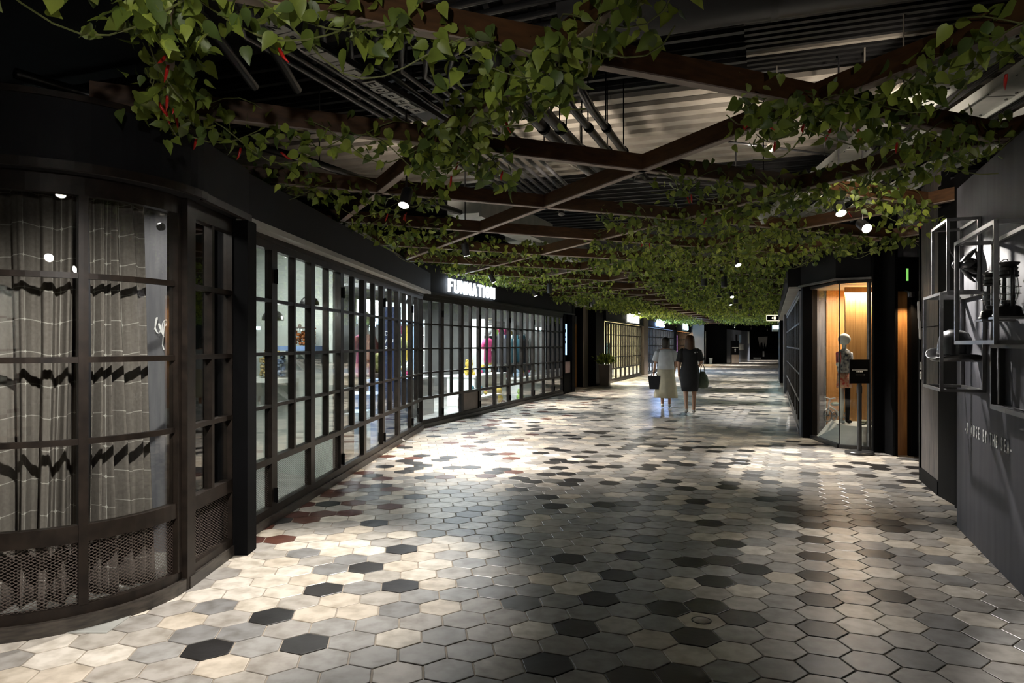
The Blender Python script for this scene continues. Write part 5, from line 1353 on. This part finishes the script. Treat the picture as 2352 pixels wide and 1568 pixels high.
def garland(label, a, c, group, dens=85, indiv=0, size=.075, spread=.075, droop=.35, chillies=0, lo_z=2.60):
    a3, c3 = np.array([a[0], a[1], 0.]), np.array([c[0], c[1], 0.]); L = np.linalg.norm(c3 - a3)
    root = thing('leafy_garland', label, 'garland', (a[0], a[1], BZ1), 0, group)
    n = int(L * dens * (1.6 if indiv else 1))
    inv = Matrix.Translation((-a[0], -a[1], -BZ1))
    far = min(a[1], c[1]) > 11
    fr = leaf_frames(n, a3, c3, spread, droop, size * (.9 if indiv else 1), lo_z, lo_z + .3)
    pos, xs, tip, nr, sz = fr
    pos = pos - np.array([a[0], a[1], BZ1])
    pos[:, 2] += .0
    k = min(indiv, n)
    for i in range(k):
        o = link('leaf', leaf_meshes[int(rng.integers(0, 5))], root)
        m = Matrix(((xs[i][0], tip[i][0], nr[i][0], 0), (xs[i][1], tip[i][1], nr[i][1], 0), (xs[i][2], tip[i][2], nr[i][2], 0), (0, 0, 0, 1)))
        o.matrix_local = Matrix.Translation(pos[i]) @ m @ Matrix.Scale(sz[i], 4)
    if n > k:
        me = merged_leaves((pos[k:], xs[k:], tip[k:], nr[k:], sz[k:]), far)
        o = link('foliage', me, root); o['kind'] = 'stuff'
    # stems winding round the beam
    if not far:
        rs = random.Random(n); d = (c3 - a3) / L; sd = np.array([d[1], -d[0], 0])
        for s in range(3):
            b = MB(); ph = rs.random() * 6; pts = []
            for i in range(int(L * 12) + 2):
                q = min(L, i / 12); p = d * q + sd * .075 * math.sin(q * 7 + ph) + np.array([0, 0, -.10 + .10 * math.cos(q * 6.3 + ph * 2) - .06 * s])
                pts.append(tuple(p))
            b.tube(pts, .0035, 5); b.build('stem', M['stem'], root)
    for i in range(chillies):
        q = rng.random() * L; d = (c3 - a3) / L; p = d * q + np.array([rng.normal(0, .04), rng.normal(0, .04), -.26 + rng.normal(0, .04)])
        o = link('chilli', chilli_mesh, root); o.location = p; o.rotation_euler = (rng.normal(0, .3), rng.normal(0, .3), rng.random() * 6)
def fA(k): return lambda x: (x, 1.41 + .46 * x + 1.76 * k)
def fB(j): return lambda y: (1.70 - .461 * y + 1.76 * j, y)
NG = 'leafy garlands on the nearest beams'
a_, b_ = fA(1), fB(0)
garland('thick leafy garland along the top of the picture above the tray labels', fA(1)(-2.1), fA(1)(.36), NG, 110, 150, .085, .08, .25, 2)
garland('leafy garland hanging down before the dark fascia with red chillies', fB(-1)(2.6), fB(-1)(4.15), NG, 120, 150, .08, .08, .35, 7)
garland('leafy garland between the hanging one and the bent pipes', fA(2)(-2.05), fA(2)(.02), NG, 100, 150, .08, .07, .4, 6)
garland('leafy garland slanting across above the bent black pipes', fB(0)(2.55), fB(0)(4.95), NG, 115, 170, .085, .085, .3, 2)
garland('leafy garland nearest the round duct over the box frames', fB(1)(2.6), fB(1)(4.35), NG, 100, 130, .085, .08, .3, 2)
garland('leafy garland with red chillies stretching to the slate wall', fA(1)(1.15), fA(1)(2.95), NG, 100, 140, .08, .08, .3, 7)
garland('leafy garland from the beam crossing towards the two bright spotlights', fA(2)(1.1), fA(2)(4.0), NG, 95, 150, .078, .07, .25, 4)
garland('leafy garland above the curved fascia past the pillar', fA(3)(-2.15), fA(3)(-.62), NG, 95, 90, .075, .08, .3, 3)
garland('leafy garland slanting behind the white ceiling fitting', fB(2)(4.3), fB(2)(8.2), NG, 85, 140, .075, .07, .25, 3)
MG = 'leafy garlands farther down the arcade'
garland('leafy garland on the third cross beam before the bright spotlights', fA(3)(.85), fA(3)(4.2), MG, 90, 90, .075, .07, .25)
garland('small leafy garland over the folding doors by the second spotlight', fA(4)(-2.0), fA(4)(-.65), MG, 100, 40, .075, .09, .25)
garland('leafy garland on the fourth cross beam over the middle of the floor', fA(4)(1.0), fA(4)(4.6), MG, 90, 40, .075, .08, .22)
garland('leafy garland on the fifth cross beam above the corner doors', fA(5)(-2.0), fA(5)(.4), MG, 130, 0, .078, .13, .15, 0, 2.68)
garland('leafy garland on the fifth cross beam above the display case', fA(5)(1.9), fA(5)(5.0), MG, 120, 0, .075, .11, .22)
garland('leafy garland running along the fascia above the lit sign', tuple((L2(.4) - N2 * .33)[:2]), tuple((L2(5.5) - N2 * .33)[:2]), MG, 190, 0, .08, .13, .12, 0, 2.70)
n_ = 0
for kind, k, f, r, o in beams:
    for side in (0, 1):
        if kind == 'A':
            if k <= 5: continue
            lo, hi = r; w_ = hi - lo
            q = (lo, lo + w_ * .36) if side == 0 else (hi - w_ * .50, hi)
            if k == 6 and side == 0: q = (lo, lo + w_ * .42)
        else:
            if k <= 2: continue
            lo, hi = r
            lo = max(lo, 8.0); w_ = hi - lo
            if w_ < .8: continue
            q = (hi - w_ * .36, hi) if side == 0 else (lo, lo + w_ * .50)
        a, c = f(q[0]), f(q[1]); my = (a[1] + c[1]) / 2
        if my > 44: continue
        dens = 170 if my < 16 else 130 if my < 26 else 80
        n_ += 1
        idx = (k + 1 if kind == 'A' else k + 3) - 1
        garland(f'leafy garland on the {"shop-side" if side == 0 else "display-case-side"} end of the {ORD[min(idx, 29)]} {"cross" if kind == "A" else "slanting"} beam', a, c, MG, dens, 0,
                .08 if my < 20 else .10, .16, .12 if side == 0 and my < 18 else .2, 0, 2.72 if side == 0 and my < 18 else 2.63)
# planter foliage
fr = leaf_frames(260, (-.12, 0, 0), (.12, 0, 0), .09, 0, .12, .80, 1.06)
pos = fr[0]; tipd = pos - np.array([0, 0, .78]); tipd /= np.linalg.norm(tipd, axis=1)[:, None]
nr = rng.normal(0, 1, tipd.shape); nr -= tipd * (nr * tipd).sum(1)[:, None]; nr /= np.linalg.norm(nr, axis=1)[:, None]
o = link('foliage', merged_leaves((pos * np.array([1.1, 1.1, 1]) - np.array([0, 0, .05]), np.cross(tipd, nr), tipd, nr, fr[4]), False), PLANTER); o['kind'] = 'stuff'

# ------------------------------------------------------------------ spotlights on the trellis
def spot(i, p, aim, e, ang, blend, col):
    p, aim = Vector(p), Vector(aim); d = (aim - p).normalized()
    side = 'out of view above the camera' if i >= 19 else ''
    labels = ['black spotlight above the folding doors near the curtained bay', 'bright black spotlight above the corner doors', 'bright spotlight over the floor, nearer the arcade middle',
              'bright spotlight close to the slate wall', 'black spotlight among leaves over the middle of the floor', 'spotlight beside the lit white word sign', 'spotlight just past the lit white word sign',
              'spotlight before the wooden lobby']
    lab = labels[i] if i < 8 else f'{ORD[i - 8]} small spotlight farther down the arcade' if i < 19 else f'{ORD[i - 19]} spotlight above and behind the camera'
    root = thing('track_spotlight', lab, 'spotlight', p, 0, 'black cylinder spotlights on the trellis')
    q = d.to_track_quat('-Z', 'Y').to_matrix().to_4x4()
    b = MB(); b.lathe([(.040, .0), (.044, -.004), (.046, 0), (.046, .15), (.040, .158), (.002, .16)], 24, mat4=q.to_3x3()); hs = b.build('housing', M['satinblack'], root, angle=.5)
    b = MB(); b.lathe([(.0385, -.0055), (.0005, -.0055)], 24, mat4=q.to_3x3()); b.build('lens', M['lamp'], hs)
    top = -d * .10
    b = MB(); b.tube([tuple(top + Vector((0, 0, .0))), tuple(top + Vector((0, 0, 4.24 - p.z - top.z)))], .008, 8); b.build('stem', M['satinblack'], root)
    l = bpy.data.lights.new('spot_light', 'SPOT'); l.energy = e; l.color = col; l.spot_size = math.radians(ang); l.spot_blend = blend; l.shadow_soft_size = .03
    o = link('spot_light', l, root); o.location = d * .02; o.rotation_euler = d.to_track_quat('-Z', 'Y').to_euler()
for i, s in enumerate(SPOTS): spot(i, *s)
for i, (p, aim, e, ang) in enumerate(FILL_UPLIGHTS):
    root = thing('ceiling_uplight', f'{ORD[i]} small uplight fixed on top of the trellis', 'spotlight', p, 0, 'uplights on the trellis')
    d = (Vector(aim) - Vector(p)).normalized(); q = d.to_track_quat('-Z', 'Y').to_matrix()
    b = MB(); b.lathe([(.03, 0), (.034, 0), (.034, .07), (.002, .075)], 16, mat4=q); b.build('housing', M['satinblack'], root)
    l = bpy.data.lights.new('up_light', 'SPOT'); l.energy = e; l.color = (1, .86, .72); l.spot_size = math.radians(ang); l.spot_blend = .8; l.shadow_soft_size = .04
    o = link('up_light', l, root); o.location = d * .01; o.rotation_euler = d.to_track_quat('-Z', 'Y').to_euler()
rd = thing('recess_downlight', 'small warm downlight above the recessed brown door', 'downlight', (5.10, 9.18, 2.05))  # extra lamp, added to make the brown door glow warmer
b = MB(); b.lathe([(.03, 0), (.04, .0), (.04, .06), (.002, .065)], 16); b.tube([(0, 0, .06), (0, .16, .09)], .01, 8); b.build('housing', M['satinblack'], rd)
l = bpy.data.lights.new('door_light', 'SPOT'); l.energy = 14; l.color = (1, .72, .42); l.spot_size = 1.6; l.spot_blend = .8; l.shadow_soft_size = .03
o = link('door_light', l, rd); o.location = (0, 0, -.01); o.rotation_euler = (.25, 0, 0)
# unlit black cylinder spotlights farther along
for k, (px_, py_) in enumerate([(1617, 650), (1663, 653), (1652, 678), (1690, 692), (1700, 706), (1262, 668), (1357, 700)]):
    Y = 1650 * 1.12 / (790 - py_); X = (px_ - 1176) / 1650 * Y
    root = thing('track_spotlight', f'{ORD[k]} black spotlight turned away among the far leaves', 'spotlight', (X, Y, 2.52), 0, 'spotlights turned away from the camera')
    b = MB(); b.lathe([(.05, 0), (.055, 0), (.055, .2), (.045, .21), (.002, .212)], 18); b.build('housing', M['satinblack'], root, angle=.5)
    b = MB(); b.tube([(0, 0, .2), (0, 0, .32)], .01, 6); b.build('stem', M['satinblack'], root)

# ------------------------------------------------------------------ people
def skin_body(name, joints, edges, radii, m, parent, root=0):
    me = bpy.data.meshes.new(name); me.from_pydata([tuple(j) for j in joints], edges, []); me.materials.append(m)
    o = link(name, me, parent)
    sm = o.modifiers.new('skin', 'SKIN'); sm.use_smooth_shade = True
    sv = me.skin_vertices[0].data
    for i, r in enumerate(radii): sv[i].radius = (r, r) if not isinstance(r, tuple) else r
    sv[root].use_root = True
    ss_ = o.modifiers.new('subdivision', 'SUBSURF'); ss_.levels = 2; ss_.render_levels = 2
    return o
def human(label, loc, rz, arm_r, arm_l, leg_r, leg_l, h=1.62):
    """facing +y; joints in metres for a 1.62 m figure"""
    root = thing('person', label, 'person', loc, rz); k = h / 1.62; root.scale = (k, k, k)
    J = [(0, 0, .90), (0, .005, 1.05), (0, 0, 1.22), (0, -.01, 1.33), (0, .0, 1.40), (0, .015, 1.46), (0, .02, 1.53), (0, .015, 1.585)]
    Rr = [(.135, .10), (.105, .085), (.125, .09), (.10, .075), .047, .058, (.074, .088), .05]
    E = [(i, i + 1) for i in range(7)]
    def chain(start, pts, rs):
        p = start
        for q, r in zip(pts, rs): J.append(q); Rr.append(r); E.append((p, len(J) - 1)); p = len(J) - 1
        return p
    for s, arm, leg in ((1, arm_r, leg_r), (-1, arm_l, leg_l)):
        w = chain(3, [(s * .165, -.01, 1.315), arm[0], arm[1]], [.052, .038, .026])
        hd = Vector(arm[1]); dr = (hd - Vector(arm[0])).normalized(); sd_ = Vector((0, 1, 0)) if abs(dr.y) < .7 else Vector((0, 0, 1))
        pc = chain(w, [tuple(hd + dr * .055)], [.028])
        for f_ in range(4):
            o_ = sd_ * (.026 - .0175 * f_); ln = (.062, .072, .068, .054)[f_]
            chain(pc, [tuple(hd + dr * .085 + o_), tuple(hd + dr * (.085 + ln * .5) + o_ * 1.05 + Vector((-s * .008, 0, 0))), tuple(hd + dr * (.085 + ln) + o_ + Vector((-s * .018, 0, 0)))], [.0095, .0085, .007])
        chain(w, [tuple(hd + dr * .03 + sd_ * .034), tuple(hd + dr * .065 + sd_ * .05)], [.011, .0085])
        chain(0, [(s * .085, 0, .84), leg[0], leg[1], leg[2]], [.088, .056, .034, .022])
    skin_body('body', J, E, Rr, M['skin'], root)
    return root
def foot(root, ank, toe, m):
    b = MB(); a = Vector(ank); t = Vector(toe)
    b.tube([a + Vector((0, -.03, .01)), a + Vector((0, .0, -.01)), a.lerp(t, .55) + Vector((0, 0, .005)), t], [.028, .038, .036, .018], 10); b.build('shoe', m, root, smooth=True)
def garment(name, prof, m, root, sy=.7, wob=0., cx=0):
    n = 28; b = MB(); vs = []; fs = []
    for (rx, z, dy) in prof:
        for k in range(n):
            a = 2 * PI * k / n; w_ = 1 + wob * math.sin(a * 7) * max(0, (prof[0][1] + .35 - z)) / .35
            vs.append((cx + rx * w_ * math.cos(a), dy + rx * sy * w_ * math.sin(a), z))
    for i in range(len(prof) - 1):
        for k in range(n): fs.append((i * n + k, i * n + (k + 1) % n, (i + 1) * n + (k + 1) % n, (i + 1) * n + k))
    b.add(vs, fs); o = b.build(name, m, root, smooth=True); sm = o.modifiers.new('thickness', 'SOLIDIFY'); sm.thickness = .008
    return o
def face(root, y=.105, z=1.52):
    for s in (-1, 1):
        b = MB(); b.sphere((s * .030, y - .018, z), .011, 8); b.build('eye', M['white'], root, smooth=True)
        b = MB(); b.sphere((s * .078, .015, z - .01), .022, 8, sx=.4); b.build('ear', M['skin'], root, smooth=True)
    b = MB(); b.add([(-.012, y - .02, z - .03), (.012, y - .02, z - .03), (0, y + .012, z - .035), (0, y - .02, z + .01), (0, y - .02, z - .045)], [(0, 2, 3), (2, 1, 3), (1, 2, 4), (2, 0, 4)]); b.build('nose', M['skin'], root)
    b = MB(); b.sphere((0, y - .022, z - .065), .02, 8, sy=.4, sz=.35); b.build('mouth', M['coral'], root, smooth=True)
# woman in black, walking away
W = human('person in a knee-length black dress walking away, green bag on the arm', (3.70, 14.95, 0), -.18,
          [(.235, -.03, 1.08), (.215, .15, 1.02)], [(-.225, -.02, 1.06), (-.215, .06, .83)],
          [(.095, .10, .48), (.085, .06, .08), (.085, .11, .035)], [(-.085, -.02, .47), (-.075, -.16, .10), (-.075, -.10, .035)])
garment('dress', [(.165, .47, 0), (.185, .60, .0), (.198, .78, 0), (.195, .90, 0), (.160, 1.06, .0), (.175, 1.20, 0), (.19, 1.29, 0), (.15, 1.355, 0), (.07, 1.375, .0)], M['dress'], W, .72, .02)
for s, e in ((1, (.235, -.03, 1.10)), (-1, (-.225, -.02, 1.08))):
    b = MB(); b.tube([(s * .12, -.01, 1.325), (s * .175, -.01, 1.29), e], [.055, .07, .062], 12); b.build('sleeve', M['dress'], W, smooth=True)
b = MB(); b.lathe([(.03, 1.15), (.075, 1.20), (.105, 1.30), (.10, 1.42), (.098, 1.52), (.085, 1.60), (.05, 1.635), (.002, 1.645)], 20, (0, -.03, 0), sy=.85); b.build('hair', M['hair'], W, smooth=True)
face(W)
foot(W, (.085, .06, .06), (.085, .20, .02), M['shoe']); foot(W, (-.075, -.16, .09), (-.075, -.03, .025), M['shoe'])
b = MB(); b.sphere((.10, -.135, 1.275), .014, 6, sx=1.6); b.sphere((.145, -.13, 1.285), .01, 6); b.build('shoulder_print', M['text'], W)
bg = thing('shoulder_bag', 'soft green bag hanging from the arm of the person in black', 'bag', (3.98, 15.0, .52), -.18)
b = MB(); b.lathe([(.03, 0), (.11, .03), (.13, .14), (.10, .26), (.05, .34), (.03, .36)], 16, sy=.55); b.build('sack', M['greenbag'], bg, smooth=True)
b = MB(); b.tube([(-.05, 0, .33), (-.03, 0, .45), (.0, 0, .52), (.03, 0, .45), (.05, 0, .33)], .009, 8); b.build('strap', M['greenbag'], bg, smooth=True)
# companion in white top
V_ = human('person in a white top and long cream skirt beside the one in black', (3.50, 16.35, 0), -.2,
           [(.23, .03, 1.07), (.20, .12, .86)], [(-.24, .0, 1.06), (-.27, .05, .84)],
           [(.09, .08, .48), (.085, .05, .08), (.085, .10, .035)], [(-.085, -.02, .47), (-.08, -.12, .09), (-.08, -.06, .035)], 1.58)
garment('top', [(.20, .90, 0), (.185, 1.02, 0), (.19, 1.16, 0), (.20, 1.28, 0), (.15, 1.355, 0), (.07, 1.38, 0)], M['whitetop'], V_, .72, .03)
for s, e in ((1, (.235, .02, 1.10)), (-1, (-.245, .0, 1.09))):
    b = MB(); b.tube([(s * .12, -.01, 1.325), (s * .18, -.01, 1.28), e], [.06, .08, .078], 12); b.build('sleeve', M['whitetop'], V_, smooth=True)
garment('skirt', [(.27, .24, 0), (.25, .45, 0), (.215, .70, 0), (.185, .93, 0), (.165, .99, 0)], M['skirt'], V_, .72, .06)
b = MB(); b.lathe([(.05, 1.38), (.092, 1.42), (.098, 1.52), (.085, 1.60), (.05, 1.64), (.002, 1.65)], 20, (0, -.015, 0), sy=.9); b.build('hair', M['hairdark'], V_, smooth=True)
face(V_)
foot(V_, (.085, .05, .06), (.085, .19, .02), M['white']); foot(V_, (-.08, -.12, .08), (-.08, .0, .025), M['white'])
bb = thing('tote_bag', 'black tote bag held at the side of the person in white', 'bag', (3.23, 16.32, .43), -.2)
b = MB(); b.add([(-.10, -.06, 0), (.10, -.06, 0), (.10, .06, 0), (-.10, .06, 0), (-.14, -.04, .30), (.14, -.04, .30), (.14, .04, .30), (-.14, .04, .30)], [(3, 2, 1, 0), (4, 5, 6, 7), (0, 1, 5, 4), (1, 2, 6, 5), (2, 3, 7, 6), (3, 0, 4, 7)]); b.build('sack', M['dress'], bb)
b = MB(); b.tube([(-.07, 0, .29), (-.05, 0, .36), (0, 0, .39), (.05, 0, .36), (.07, 0, .29)], .008, 8); b.build('handle', M['dress'], bb, smooth=True)

# small plug and white cable at the foot of the folding doors
pg = thing('cable_plug', 'small dark plug with a short white cable at the door foot', 'plug', (-1.655, 10.55, 0), .3)
b = MB(); b.box(-.03, .03, -.025, .025, .02, .09); b.box(-.018, .018, -.03, .03, .0, .02); b.build('body', M['satinblack'], pg)
b = MB(); b.tube([(.02, 0, .05), (.06, -.02, .04), (.12, .0, .012), (.20, .05, .006), (.27, .04, .005)], .006, 8); b.build('cable', M['white'], pg, smooth=True)
